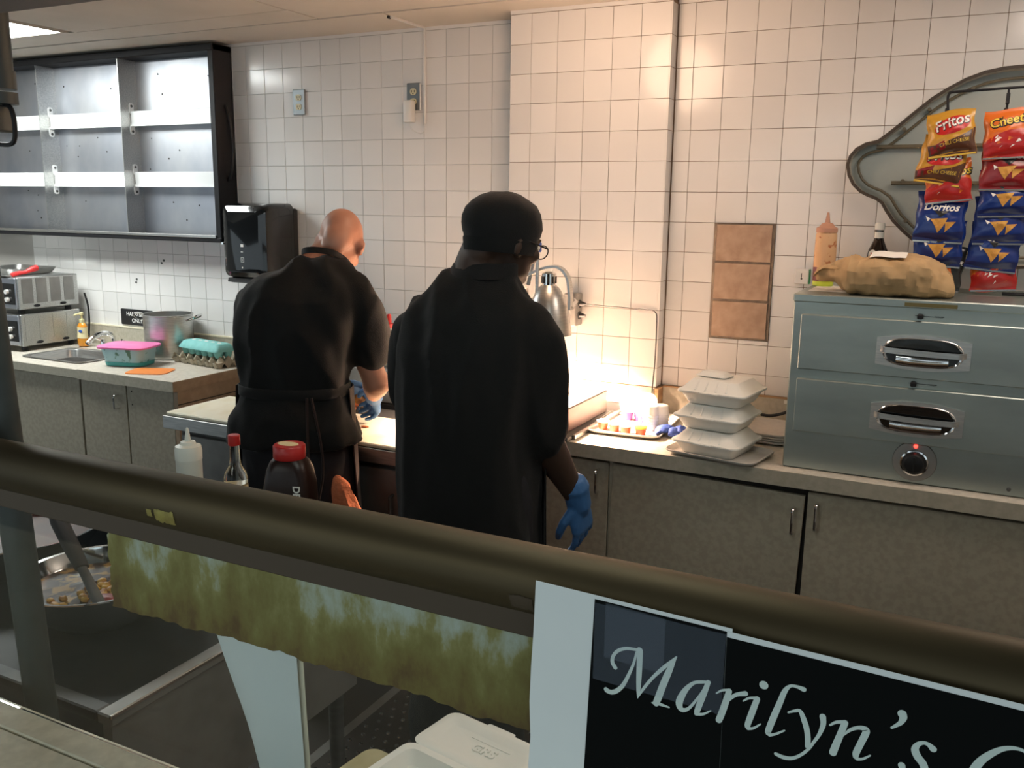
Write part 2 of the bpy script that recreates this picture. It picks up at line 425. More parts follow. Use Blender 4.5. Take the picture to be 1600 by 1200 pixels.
# ceiling: kitchen panels and the low dark bulkhead towards the customers
ce = struct('ceiling', B(-3.2, 3.9, -1.70, .1, CZ+.012, CZ+.08), 'seam_dark')
def cpan(x0, x1, y0, y1, dz=0):
    g = .004
    part(ce, 'panel', B(x0+g, x1-g, y0+g, y1-g, CZ+dz, CZ+.012), 'ceiling')
for xs in ([-3.2, -1.97, -.75, .46, 1.68, 2.9, 3.8],):
    for a, b in zip(xs, xs[1:]):
        cpan(a, b, -.5, -.31, random.uniform(0, .004)); cpan(a, b, -1.11, -.5) if not (-2 < a < -1.9) else None; cpan(a, b, -1.71, -1.11)
for a, b in ((-3.2, .775), (.775, 3.8)): cpan(a, b, -.31, .1)
cpan(-1.97, -.785-.0, -.53, -.5)
bh = struct('trim_1', B(-3.2, 5.0, -6.2, -1.685, 2.2, 2.5), 'ceiling_dark', label='dark low bulkhead over the serving line')
lt = thing('ceiling_light', 'bright square fluorescent ceiling panel above the left shelf cabinet', 'light', (-1.38, -.83, CZ))
part(lt, 'diffuser', B(-1.955, -.795, -1.10, -.54, CZ-.002, CZ+.004), 'panel_light', label='glowing white diffuser')
bm = NB()
for q in ((-1.97, -.785, -.54, -.53), (-1.97, -.785, -1.11, -1.10), (-1.97, -1.955, -1.1, -.54), (-.795, -.785, -1.1, -.54)): bx(bm, *q, CZ-.004, CZ+.008)
part(lt, 'frame', bm, 'ceiling')
# bare bulb in a ceiling socket over the carving base (just above the frame)
cl0 = thing('ceiling_lamp', 'bare warm bulb in a white ceiling socket above the heat lamp', 'lamp', (1.75, -.75, CZ))
bm = NB(); lathe(bm, [(.05, CZ-.001), (.05, CZ-.012), (.024, CZ-.02), (.022, CZ-.045)], (1.75, -.75, 0), 20); part(cl0, 'socket', bm, 'white_plastic', 40)
l = bpy.data.lights.new('ceiling_lamp_light', 'POINT'); l.energy = LAMP_W; l.color = (1, .66, .45); l.shadow_soft_size = .15
lo = link(bpy.data.objects.new('ceiling_lamp_light', l)); lo.location = (1.75, -.75, CZ-.17)
# white surface raceway running down from the ceiling
rc = thing('cable_raceway', 'thin white cable raceway from the ceiling down past the right outlet', 'cable cover', (.777, -.004, 2.03))
part(rc, 'channel', B(.772, .783, -.012, -.003, 2.03, CZ, bev=.002), 'white_plastic')
part(rc, 'ceiling_channel', B(.772, .782, -.26, -.003, CZ-.008, CZ), 'white_plastic')
part(rc, 'bracket', B(.766, .776, -.268, -.252, CZ-.012, CZ, bev=.002), 'black_plastic')

# hanging conduit, upper left
hp = thing('hanging_conduit', 'grey conduit hanging from the dark bulkhead at the upper left edge with a cord loop', 'pipe', (.165, -1.5, 1.88))
PXX, PYY = .155, -1.5
bm = NB(); tube(bm, [(PXX, PYY, 2.42), (PXX, PYY, 2.07)], .036, 16); part(hp, 'pipe', bm, 'conduit', 1)
bm = NB(); tube(bm, [(PXX, PYY, 2.085), (PXX, PYY, 2.03)], .042, 16); tube(bm, [(PXX, PYY, 2.02), (PXX, PYY, 1.985)], .043, 16); part(hp, 'coupling', bm, 'conduit', 40)
bm = NB(); bx(bm, PXX-.04, PXX+.004, PYY-.03, PYY+.03, 1.90, 1.982, bev=.006); part(hp, 'receptacle', bm, 'conduit')
bm = NB(); tube(bm, spline([(PXX, PYY, 1.985), (PXX+.028, PYY, 1.975), (PXX+.040, PYY, 1.945), (PXX+.042, PYY, 1.91), (PXX+.034, PYY, 1.875), (PXX+.010, PYY, 1.862), (PXX-.05, PYY, 1.864)], 5), .0075, 8); part(hp, 'cord', bm, 'black_plastic', 1)

# ================================================================== LEFT WALL
# open shelf cabinet
cb = thing('shelf_cabinet', 'open steel wall cabinet with black frame and empty white shelf rails', 'cabinet', (-1.3, 0, 1.5))
FY = -.125
x0, x1, z0, z1 = -2.3, -.305, 1.497, 2.412
part(cb, 'back_panel', B(x0, x1, -.012, -.002, z0, z1), 'steel_back', label='dull stainless back sheet')
bm = NB(); bx(bm, x1-.036, x1, FY, -.002, z0, z1, bev=.004); part(cb, 'side_panel', bm, 'black_metal')
bm = NB(); bx(bm, x0, x0+.03, FY, -.002, z0, z1, bev=.004); part(cb, 'side_panel', bm, 'black_metal')
bm = NB(); bx(bm, x0, x1, FY-.006, -.002, z1-.032, z1, bev=.004); part(cb, 'top_frame', bm, 'black_metal')
bm = NB(); bx(bm, x0, x1, FY-.004, -.002, z0, z0+.022, bev=.004); part(cb, 'bottom_frame', bm, 'black_metal')
part(cb, 'bottom_lip', B(x0+.03, x1-.03, FY-.008, FY+.004, z0+.02, z0+.034, bev=.002), 'steel')
for dx in (-.942, -1.556):
    part(cb, 'divider', B(dx-.004, dx, FY+.003, -.01, z0+.02, z1-.03), 'steel_h', label='bare steel divider')
bays = ((-.942, x1-.036), (-1.556, -.946), (x0+.03, -1.56))
for a, b in bays:
    for zc in (2.097, 1.797):
        r = part(cb, 'shelf_rail', B(a+.001, b, -.062, -.05, zc-.037, zc+.037, bev=.003), 'alu_white', label='white shelf rail')
        bm = NB(); bx(bm, a+.001, b, -.066, -.06, zc-.037, zc-.031); part(r, 'rail_lip', bm, 'alu_white')
        for s in (-1, 1):
            bm = NB(); prism(bm, rrect(-.07, -.042, zc+s*.05-.027, zc+s*.05+.027, .012), 0, a+.0005, a+.004)
            br = part(r, 'bracket', bm, 'alu_white')
            bm = NB(); tube(bm, [(a+.0035, -.056, zc+s*.062), (a+.0055, -.056, zc+s*.062)], .007, 10); part(r, 'screw', bm, 'steel_dark')
bm = NB()
for k in range(46):
    hx, hz = random.uniform(-2.1, -.36), random.uniform(1.56, 2.36)
    if min(abs(hz-2.097), abs(hz-1.797)) < .05: continue
    tube(bm, [(hx, -.0135, hz), (hx, -.011, hz)], random.uniform(.003, .005), 8)
part(cb, 'screw_hole', bm, 'seam_dark', stuff=True)
bm = NB(); tube(bm, [(-.43, -.0135, 1.64), (-.43, -.0115, 1.64)], .009, 10); tube(bm, [(-.428, -.0135, 1.655), (-.428, -.0115, 1.655)], .005, 8)
part(cb, 'rust_spot', bm, 'laminate_side', label='orange rust spot')
bm = NB(); tube(bm, spline([(-.304, -.06, 2.14), (-.285, -.062, 2.09), (-.268, -.064, 2.0), (-.262, -.064, 1.94), (-.272, -.064, 1.86), (-.29, -.062, 1.81), (-.304, -.06, 1.79)], 5), .007, 8)
part(cb, 'power_cord', bm, 'black_plastic', 1)
# paper towel dispenser
td = thing('towel_dispenser', 'glossy black paper towel dispenser on the white tiles', 'dispenser', (-.08, 0, 1.33))
def disp_secs(): return None
bm = NB(); secs = []
for y, ins in ((-.03, 0), (-.12, .0), (-.17, .004), (-.205, .016), (-.222, .045)):
    p = rrect(-.228+ins, .062-ins, 1.335+ins*.8, 1.688-ins*.9, max(.035-ins*.3, .012), 5); secs.append([bm.verts.new((x, y, z)) for x, z in p])
skin_rings(bm, secs); part(td, 'cover', bm, 'black_gloss', 30)
bm = NB(); bx(bm, -.222, .068, -.034, -.002, 1.345, 1.665, bev=.012, seg=2); part(td, 'back_plate', bm, 'black_plastic', 30)
bm = NB(); prism(bm, [(-.02, 1.34), (-.2, 1.34), (-.205, 1.322), (-.17, 1.315), (-.03, 1.325)], 0, -.2, .04); part(td, 'chute', bm, 'black_plastic')
for (a, b, c, d) in ((-.095, -.078, 1.487, 1.50), (-.095, -.082, 1.462, 1.466), (-.096, -.078, 1.437, 1.439), (-.096, -.078, 1.416, 1.418), (-.096, -.094, 1.416, 1.439), (-.08, -.078, 1.416, 1.439), (-.089, -.086, 1.421, 1.434), (-.092, -.085, 1.388, 1.396)):
    part(td, 'printed_mark', B(a, b, -.2228, -.2222, c, d), 'white_print')
bm = NB(); tube(bm, [(-.214, -.205, 1.50), (-.214, -.216, 1.50)], .006, 10); part(td, 'lock', bm, 'chrome')
# wall outlets
def outlet(x, z, label):
    t = thing('wall_outlet', label, 'outlet', (x, 0, z))
    part(t, 'plate', B(x-.035, x+.035, -.011, -.003, z-.057, z+.057, bev=.003), 'plate_grey', label='brushed grey metal plate')
    for s in (-1, 1):
        bm = NB(); bm2 = rrect(x-.016, x+.016, z+s*.0205-.0135, z+s*.0205+.0135, .012, 4); prism(bm, bm2, 1, -.0135, -.010)
        k = part(t, 'socket', bm, 'ivory', label='ivory socket')
        bm = NB(); bx(bm, x-.008, x-.0055, -.0142, -.0134, z+s*.0205-.003, z+s*.0205+.006); bx(bm, x+.0055, x+.008, -.0142, -.0134, z+s*.0205-.003, z+s*.0205+.006)
        tube(bm, [(x, -.0134, z+s*.0205-.008), (x, -.0142, z+s*.0205-.008)], .003, 8); part(k, 'slot', bm, 'seam_dark')
    return t
outlet(.097, 2.145, 'grey duplex outlet plate on the tiles with nothing plugged in')
outlet(.722, 2.145, 'grey duplex outlet plate partly covered by a white adapter')
ad = thing('power_adapter', 'white plug-in adapter hanging in the right wall outlet', 'adapter', (.718, -.03, 2.075))
bm = NB(); bx(bm, .694, .738, -.052, -.0145, 2.035, 2.128, bev=.008, seg=2); part(ad, 'case', bm, 'white_plastic', 30)
bm = NB(); tube(bm, spline([(.712, -.03, 2.037), (.722, -.028, 2.01), (.75, -.012, 1.992), (.772, -.008, 2.0), (.777, -.008, 2.03)], 5), .0022, 6); part(ad, 'cord', bm, 'white_plastic', 1)
# drilled anchors left in the tiles
for i, (x, z) in enumerate(((-.837, 1.385), (-.853, 1.371), (-1.046, 1.278), (-1.052, 1.261))):
    bm = NB(); tube(bm, [(x, .0, z), (x, -.0042, z)], .006, 10); part(wb, 'wall_plug', bm, 'steel_dark')
# hand sink sign
hs = thing('hand_sink_sign', 'small black sign with white lettering on the tiles behind the stock pot', 'sign', (-1.09, -.006, 1.07))
bm = NB(); prism(bm, rrect(-1.178, -.94, 1.028, 1.114, .006), 1, -.009, -.003); part(hs, 'plate', bm, 'sign_black')
part(hs, 'lettering', stand_xz(text_bm('HAND SINK', .030, bold=.0007), (-1.055, -.0095, 1.078)), 'white_print')
part(hs, 'lettering', stand_xz(text_bm('ONLY', .030, bold=.0007), (-1.055, -.0095, 1.043)), 'white_print')

# ================================================================== LEFT COUNTER
CT = .91
def handle(t, x, zt, zb, y, m='chrome', parent=None):
    bm = NB(); tube(bm, [V(x, y, zt)]+arc((x, y-.018, zt-.01), (0, 0, .01), (0, -.01, 0), 0, PI/2, 4)+arc((x, y-.018, zb+.01), (0, -.01, 0), (0, 0, -.01), 0, PI/2, 4)+[V(x, y, zb)], .0045, 8)
    return part(parent or t, 'handle', bm, m, 1)
# sink section
c1 = thing('worktop', 'beige laminate worktop with the hand sink on the far left', 'worktop', (-1.4, -.3, .87))
bm = NB(); sx0, sx1, sy0, sy1 = -1.33, -.90, -.50, -.20
for q in ((-3.0, sx0, -.615, -.018), (sx1, -.770, -.615, -.018), (sx0, sx1, -.615, sy0), (sx0, sx1, sy1, -.018)): bx(bm, *q, .868, .906)
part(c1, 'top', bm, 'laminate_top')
part(c1, 'front_edge', B(-3.0, -.770, -.6165, -.612, .866, .9065), 'laminate_edge')
part(c1, 'backsplash', B(-3.0, -.770, -.02, -.0025, .868, 1.016), 'laminate_edge')
part(c1, 'splash_cap', B(-3.0, -.770, -.022, -.0025, 1.012, 1.019), 'paper_cream')
sk = thing('hand_sink', 'shallow steel hand sink let into the left worktop', 'sink', (-1.115, -.35, .80))
bm = NB(); secs = []
for ins, z in ((-.014, .911), (.006, .911), (.012, .905), (.03, .80), (.07, .785)):
    p = rrect(sx0+ins, sx1-ins, sy0+ins, sy1-ins, .05, 5); secs.append([bm.verts.new((x, y, z)) for x, y in p])
skin_rings(bm, secs, False, True); part(sk, 'basin', bm, 'steel', 40)
bm = NB(); lathe(bm, [(.022, .786), (.022, .79), (.014, .79)], (-1.115, -.35, 0), 14); part(sk, 'drain', bm, 'steel_dark')
fc = thing('faucet', 'low chrome faucet with lever handles behind the hand sink', 'faucet', (-1.13, -.12, .906))
bm = NB(); bx(bm, -1.22, -1.0, -.135, -.095, .906, .925, bev=.008, seg=2); part(fc, 'base', bm, 'chrome', 30)
bm = NB(); tube(bm, spline([(-1.12, -.115, .92), (-1.12, -.12, .975), (-1.125, -.16, 1.0), (-1.13, -.22, .99), (-1.135, -.27, .955)], 6), [.013]*24+[.011]*1, 10); part(fc, 'spout', bm, 'chrome', 1)
for s in (-1, 1):
    bm = NB(); cx = -1.115+s*.088
    lathe(bm, [(.016, .92), (.017, .945), (.012, .955)], (cx, -.115, 0), 12); tube(bm, [(cx, -.115, .95), (cx+s*.02, -.15, .965), (cx+s*.035, -.17, .975)], [.008, .007, .005], 8); part(fc, 'lever', bm, 'chrome', 1)
# second section, stands a little proud
c2 = thing('worktop', 'beige laminate worktop section with the pot and egg cartons on it', 'worktop', (-.46, -.3, .87))
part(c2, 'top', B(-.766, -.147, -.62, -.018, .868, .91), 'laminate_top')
part(c2, 'front_edge', B(-.767, -.146, -.622, -.617, .864, .9105), 'laminate_edge')
part(c2, 'end_edge', B(-.148, -.1445, -.622, -.018, .864, .9105), 'laminate_side')
part(c2, 'backsplash', B(-.766, -.147, -.02, -.0025, .868, 1.016), 'laminate_edge')
part(c2, 'splash_cap', B(-.766, -.147, -.022, -.0025, 1.012, 1.019), 'paper_cream')
def base_cab(x0, x1, label, doors, handles, side=None, yf=-.595):
    t = thing('base_cabinet', label, 'cabinet', ((x0+x1)/2, -.3, 0))
    part(t, 'body', B(x0, x1, yf+.02, -.02, .09, .866), 'seam_dark')
    part(t, 'plinth', B(x0, x1, yf+.07, -.02, 0, .09), 'black_plastic')
    ds = []
    for a, b in doors: ds.append(part(t, 'door', B(a, b, yf, yf+.019, .10, .858, bev=.0015), 'laminate'))
    for x, zt, zb, di in handles: handle(t, x, zt, zb, yf, parent=ds[di])
    return t, ds
base_cab(-2.2, -.787, 'beige base cabinet under the hand sink with flat doors', ((-2.19, -1.50), (-1.494, -.790)), ())
t, ds = base_cab(-.783, -.155, 'beige base cabinet under the pot with one pull handle on its left door', ((-.778, -.478), (-.471, -.178)), ((-.530, .808, .745, 0),))
for z in (.835, .772):
    bm = NB(); tube(bm, [(-.44, -.594, z), (-.44, -.596, z)], .004, 8); part(ds[1], 'screw_hole', bm, 'seam_dark')
part(t, 'end_panel', B(-.175, -.150, -.595, -.02, 0, .866), 'laminate_side', label='brown laminate end panel')
part(t, 'end_band', B(-.1515, -.149, -.595, -.02, .80, .804), 'seam_dark')
# two stacked countertop ovens
def toaster(z, label, louv, top):
    t = thing('toaster_oven', label, 'oven', (-1.65, -.24, z))
    X0, X1, Y0, Y1 = -1.86, -1.44, -.415, -.06
    H = .168
    part(t, 'body', B(X0, X1, Y0, Y1, z+.022, z+.022+H, bev=.004), 'steel_h')
    part(t, 'front_panel', B(X0+.01, X1-.004, Y0-.012, Y0, z+.028, z+.018+H, bev=.003), 'steel_back')
    part(t, 'control_strip', B(X1-.12, X1-.01, Y0-.016, Y0-.011, z+.05, z+H-.01), 'black_gloss')
    for zz in (z+.075, z+.115):
        bm = NB(); tube(bm, [(X1-.06, Y0-.016, zz), (X1-.06, Y0-.03, zz)], .012, 12); part(t, 'knob', bm, 'white_plastic', 30)
    w = (Y1-Y0-.03)/4
    for k in range(4):
        a = Y0+.022+k*w
        part(t, 'side_vent', B(X1-.002, X1+.0015, a, a+w-.02, z+.052, z+.012+H), 'steel_dull' if louv else 'steel_h', label='recessed grey side vent panel' if louv else None)
    bm = NB()
    for yy in (Y0+.06, Y1-.06): pass
    for k, yy in enumerate((Y0+.10, Y1-.10)):
        bm = NB(); uvs(bm, (X1+.002, yy, z+.038), .005, .020, .008); part(t, 'side_button', bm, 'black_plastic', 1)
    for xx in (X0+.03, X1-.03):
        for yy in (Y0+.03, Y1-.05):
            bm = NB(); lathe(bm, [(.016, z), (.014, z+.024)], (xx, yy, 0), 12); part(t, 'foot', bm, 'black_plastic', 30)
    return t
toaster(.911, 'lower steel countertop oven, grease-stained, standing beside the soap bottle', False, False)
toaster(1.104, 'upper steel countertop oven with four side vent panels stacked on another oven', True, True)
tp = thing('metal_pan', 'shallow bright metal pan on top of the upper countertop oven', 'pan', (-1.68, -.25, 1.297))
bm = NB(); secs = []
for ins, z in ((.02, 1.2975), (.0, 1.330), (.004, 1.330), (.022, 1.300)):
    p = rrect(-1.86+ins, -1.53-ins, -.39+ins, -.10-ins, .03, 4); secs.append([bm.verts.new((x, y, z)) for x, y in p])
skin_rings(bm, secs, False, True); part(tp, 'tray', bm, 'steel', 40)
tg = thing('spatula', 'bright red curved spatula handle lying on the upper countertop oven', 'utensil', (-1.49, -.33, 1.296))
bm = NB(); tube(bm, spline([(-1.50, -.40, 1.303), (-1.492, -.365, 1.312), (-1.486, -.335, 1.314), (-1.478, -.30, 1.328), (-1.472, -.27, 1.336)], 4), [.013, .012, .012, .011, .010, .010, .009, .009, .010, .010, .012, .013, .014, .015, .015, .016, .014], 10); part(tg, 'handle', bm, 'red_bright', 1)
bm = NB(); bx(bm, -1.62, -1.50, -.43, -.39, 1.2975, 1.3005); part(tg, 'blade', bm, 'steel')
cd = solo('oven_cord', 'black power cord hanging behind the countertop ovens', 'cord', (lambda b: (tube(b, spline([(-1.40, -.055, 1.19), (-1.385, -.05, 1.12), (-1.39, -.045, 1.04), (-1.395, -.05, .96), (-1.40, -.05, .914)], 5), .005, 8), b)[1])(NB()), 'black_plastic', (-1.4, -.05, .92), 1)
# soap
sp = thing('soap_bottle', 'orange liquid soap bottle with a yellow pump beside the countertop ovens', 'bottle', (-1.335, -.135, .911))
SX, SY = -1.335, -.135
bm = NB(); lathe(bm, [(.026, .911), (.031, .916), (.030, .96), (.026, 1.0), (.027, 1.02), (.018, 1.034), (.011, 1.04)], (SX, SY, 0), 20, sx=1.15, sy=.75); part(sp, 'bottle', bm, 'soap', 40)
bm = NB(); lathe(bm, [(.0305, .955), (.0268, .998), (.0272, 1.015)], (SX, SY-.001, 0), 20, sx=1.16, sy=.77, cap0=False, cap1=False); part(sp, 'label', bm, 'soap_label', 1)
bm = NB(); uvs(bm, (SX+.008, SY-.0205, .993), .015, .003, .009); part(sp, 'label_emblem', bm, 'soap_blue', 1)
bm = NB(); lathe(bm, [(.014, 1.038), (.014, 1.056), (.006, 1.06), (.006, 1.078), (.011, 1.08), (.011, 1.092), (.004, 1.096)], (SX, SY, 0), 14); tube(bm, [(SX, SY, 1.086), (SX-.01, SY-.03, 1.084), (SX-.012, SY-.036, 1.078)], .005, 8); part(sp, 'pump', bm, 'pump', 40)
# stock pot
pt = thing('stock_pot', 'large shiny steel stock pot without lid on the left worktop', 'pot', (-.672, -.147, .911))
cx, cy = -.672, -.147
bm = NB(); lathe(bm, [(.10, .911), (.116, .915), (.119, .925), (.119, 1.125), (.123, 1.128), (.123, 1.132), (.116, 1.132), (.115, .93), (.0, .925)], (cx, cy, 0), 40, cap1=False); part(pt, 'body', bm, 'steel', 40)
for s, a in ((1, R(20)), (-1, R(20))):
    d = V(math.cos(a)*s, math.sin(a)*s, 0); pz = V(-d.y, d.x, 0); c = V(cx, cy, 1.105)
    bm = NB(); tube(bm, spline([c+d*.117+pz*.045, c+d*.15+pz*.043+V(0, 0, .012), c+d*.168+pz*.022+V(0, 0, .024), c+d*.168-pz*.022+V(0, 0, .024), c+d*.15-pz*.043+V(0, 0, .012), c+d*.117-pz*.045], 5), .0055, 8); part(pt, 'handle', bm, 'chrome', 1)
# pink lidded tub
tb = thing('storage_tub', 'turquoise patterned plastic tub with a bright pink lid', 'container', (-.66, -.405, .911))
T = Matrix.Translation((-.66, -.405, .911)) @ Matrix.Rotation(R(18), 4, 'Z')
bm = NB(); secs = []
for z, e in ((0, -.022), (.004, -.016), (.09, 0.0)):
    p = rrect(-.115-e, .115+e, -.085-e, .085+e, .04, 5); secs.append([bm.verts.new(T @ V(x, y, z)) for x, y in p])
skin_rings(bm, secs); part(tb, 'tub', bm, 'tub', 40)
bm = NB(); secs = []
for z, e in ((0.0005, -.0245), (.004, -.0150), (.022, -.0125)):
    e += .0012; p = rrect(-.115-e, .115+e, -.085-e, .085+e, .04, 5); secs.append([bm.verts.new(T @ V(x, y, z)) for x, y in p])
skin_rings(bm, secs, False, False); part(tb, 'base_band', bm, 'teal', 40, label='darker turquoise base')
bm = NB(); secs = []
for z, e in ((.087, .006), (.087, .013), (.095, .014), (.099, .008), (.097, -.004), (.100, -.012)):
    p = rrect(-.115-e, .115+e, -.085-e, .085+e, .045, 5); secs.append([bm.verts.new(T @ V(x, y, z)) for x, y in p])
skin_rings(bm, secs, False, True); part(tb, 'lid', bm, 'pink', 40, label='pink lid')
bm = NB(); prism(bm, [tuple((Matrix.Rotation(R(24), 2) @ V(x, y))+V(-.412, -.480)) for x, y in rrect(-.118, .075, -.075, .075, .03)], 2, .9102, .9142)
solo('cutting_mat', 'orange flexible cutting mat lying at the front of the left worktop', 'cutting mat', bm, 'orange', (-.41, -.48, .91))
# egg packs
EG = Matrix.Translation((-.37, -.205, 0)) @ Matrix.Rotation(R(-8), 4, 'Z')
fl_ = thing('egg_tray', 'grey pulp egg tray under the turquoise egg carton', 'egg tray', (-.37, -.205, .911))
bm = NB()
nx, ny, w, dd = 61, 25, .345, .14
gv = [[bm.verts.new(EG @ V(-w/2+w*i/(nx-1), -dd/2+dd*j/(ny-1), .935+.016*math.sin(6*2*PI*i/(nx-1)-PI/2)*1+.012*math.cos(3*2*PI*j/(ny-1)))) for j in range(ny)] for i in range(nx)]
for i in range(nx-1):
    for j in range(ny-1): bm.faces.new((gv[i][j], gv[i+1][j], gv[i+1][j+1], gv[i][j+1]))
part(fl_, 'cup_sheet', bm, 'pulp', 1)
for k in range(6):
    for j in (-1, 1):
        bm = NB(); lathe(bm, [(.014, .911), (.018, .916), (.024, .938)], (0, 0, 0), 10); bmesh.ops.transform(bm, matrix=EG @ Matrix.Translation((-.15+k*.06, j*.045, 0)), verts=bm.verts); part(fl_, 'egg_cup', bm, 'pulp', 40)
ec = thing('egg_carton', 'closed turquoise foam egg carton lying on the grey egg tray', 'egg carton', (-.365, -.195, .953))
E2 = Matrix.Translation((-.368, -.195, .955)) @ Matrix.Rotation(R(-9), 4, 'Z')
bm = NB(); secs = []
for z, e in ((.030, .004), (.036, .004), (.062, -.012), (.066, -.02)):
    p = rrect(-.150-e, .150+e, -.054-e, .054+e, .016, 4); secs.append([bm.verts.new(E2 @ V(x, y, z)) for x, y in p])
skin_rings(bm, secs); part(ec, 'lid', bm, 'egg_teal', 40)
for k in range(5):
    bm = NB(); uvs(bm, E2 @ V(-.10+k*.05, 0, .066), .012, .008, .0025, 10, 6); part(ec, 'lid_dimple', bm, 'print_white', 1)
for k in range(6):
    for j in (-1, 1):
        bm = NB(); lathe(bm, [(.013, 0), (.016, .002), (.025, .031)], (0, 0, 0), 10); bmesh.ops.transform(bm, matrix=E2 @ Matrix.Translation((-.125+k*.05, j*.027, 0)), verts=bm.verts); part(ec, 'egg_pocket', bm, 'egg_teal', 40)
part(ec, 'lettering', stand_xz(text_bm('EGGS', .026), (0, 0, 0)), 'soap_blue') if False else None
bm = NB(); lathe(bm, [(.024, .911), (.026, .915), (.034, .985), (.035, .988), (.031, .987), (.024, .918)], (-.225, -.09, 0), 20); solo('foam_cup', 'small white cup beside the egg carton, half hidden by the bald cook', 'cup', bm, 'foam', (-.225, -.09, .911), 40)
# ================================================================== PREP TABLE
pt2 = thing('prep_table', 'dark steel prep table under the long white cutting board', 'table', (.72, -.57, 0))
part(pt2, 'top', B(.155, 1.31, -.952, -.20, .835, .864, bev=.004), 'steel_dark')
part(pt2, 'top_lip', B(.153, 1.312, -.956, -.950, .815, .866, bev=.002), 'steel_h')
part(pt2, 'body', B(.20, 1.29, -.905, -.22, .12, .835), 'steel_dark')
for a, b in ((.215, .74), (.75, 1.275)):
    d = part(pt2, 'door', B(a, b, -.925, -.906, .16, .79, bev=.003), 'steel_dull'); bm = NB(); tube(bm, [(b-.06, -.926, .70), (b-.06, -.945, .70), (b-.06, -.945, .58), (b-.06, -.926, .58)], .006, 8); part(d, 'handle', bm, 'steel_dark', 1)
for x in (.23, 1.26):
    for y in (-.87, -.26):
        bm = NB(); lathe(bm, [(.02, 0), (.016, .02), (.016, .125)], (x, y, 0), 12); part(pt2, 'leg', bm, 'steel_dark', 1)
part(pt2, 'lid', B(.20, 1.29, -.42, -.21, .885, 1.03, bev=.008), 'steel_dull', label='dull steel hinged lid')
part(pt2, 'lid_gap', B(.20, 1.29, -.425, -.21, .865, .885), 'black_plastic')  # black strip stands in for the dark gap under the lid
lb = solo('cutting_board', 'long cream cutting board along the front of the prep table, knife-stained', 'cutting board', B(.162, 1.29, -.946, -.60, .8655, .880, bev=.004), 'board_cream', (.72, -.77, .866))
# plate, bowl, meat
bm = NB(); lathe(bm, [(.05, .881), (.06, .883), (.095, .897), (.097, .899), (.06, .889), (0.001, .887)], (.72, -.545+.03, 0), 24, cap1=False); solo('plate', 'white plate on the prep table behind the piece of meat', 'plate', bm, 'tray_white', (.72, -.515, .881), 40)
bm = NB(); lathe(bm, [(.04, .867), (.06, .872), (.085, .93), (.088, .935), (.08, .932), (.05, .882), (.001, .88)], (.60, -.50+.04, 0), 24, sx=1, sy=.45, cap1=False); solo('bowl', 'dark olive green bowl behind the bald cook at the prep table', 'bowl', bm, 'olive_bowl', (.60, -.46, .867), 40)
def lump(bm, c, r, sq=(1, 1, 1), amp=.3, freq=3, seed=0, u=22, v=14, rot=None):
    vs = uvs(bm, (0, 0, 0), 1, u=u, v=v)
    for p in vs:
        k = 1+amp*noise.noise(p.co*freq+V(seed, seed*.7, 3)); q = p.co*k; q = V(q.x*sq[0], q.y*sq[1], q.z*sq[2])*r
        if rot: q = rot @ q
        p.co = q+V(c)
mt = thing('roast_meat', 'reddish roasted meat being cut on the board by the bald cook', 'meat', (.84, -.70, .881))
bm = NB(); lump(bm, (.80, -.70, .925), .075, (1.15, .85, .62), .35, 2.2, 4)
for v in bm.verts: v.co.z = max(v.co.z, .8808)
part(mt, 'flesh', bm, 'meat', 60)
bm = NB(); lump(bm, (.85, -.655, .95), .055, (1.1, .7, .6), .4, 2.6, 9)
part(mt, 'bark', bm, 'meat_bark', 60, label='dark browned crust')
for k in range(7):
    bm = NB(); lump(bm, (.90+random.uniform(-.06, .09), -.80+random.uniform(-.05, .03), .884), .012, (1.4, .8, .3), .4, 3, k, 8, 6)
    solo('meat_scrap', 'small scrap of meat on the lit end of the cutting board', 'meat scrap', bm, 'meat', (.9, -.8, .881), 1, group='meat scraps on the cutting board')
# red capped squeeze bottle beyond the cooks
rb = thing('sauce_bottle', 'sauce bottle with a small red tip showing between the two cooks', 'bottle', (.735, -.33, 1.031))
bm = NB(); lathe(bm, [(.03, 1.031), (.034, 1.036), (.034, 1.16), (.02, 1.185), (.012, 1.19)], (.80, -.33, 0), 18); part(rb, 'body', bm, 'bottle_milk', 40)
bm = NB(); lathe(bm, [(.02, 1.188), (.02, 1.205), (.011, 1.21), (.009, 1.24), (.006, 1.245)], (.80, -.33, 0), 16); part(rb, 'cap', bm, 'red_plastic', 40)

# ================================================================== RIGHT COUNTER
rc1 = thing('worktop', 'long beige laminate worktop carrying the drawer warmer', 'worktop', (2.36, -.4, .866))
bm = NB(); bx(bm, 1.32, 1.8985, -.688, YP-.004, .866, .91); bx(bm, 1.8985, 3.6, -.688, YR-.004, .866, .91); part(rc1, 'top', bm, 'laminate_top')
part(rc1, 'front_edge', B(1.32, 3.6, -.6905, -.6865, .864, .9105), 'laminate_edge')
part(rc1, 'backsplash', B(1.32, 1.8985, YP-.020, YP-.004, .91, 1.015), 'laminate_edge')
part(rc1, 'backsplash', B(1.915, 3.6, YR-.020, YR-.004, .91, 1.014), 'laminate_edge')
part(rc1, 'splash_end', B(1.8985, 1.9145, YP-.020, YR-.004, .91, 1.013), 'wood_raw', label='raw brown end of the backsplash by the column')
part(rc1, 'splash_cap', B(1.915, 3.6, YR-.022, YR-.0035, 1.0135, 1.018), 'wood_raw')
t = thing('base_cabinet', 'beige base cabinets under the drawer warmer, middle door sagging', 'cabinet', (2.4, -.4, 0))
part(t, 'body', B(1.33, 3.6, -.645, YP-.01, .09, .866), 'seam_dark')
part(t, 'plinth', B(1.33, 3.6, -.58, YP-.01, 0, .09), 'black_plastic')
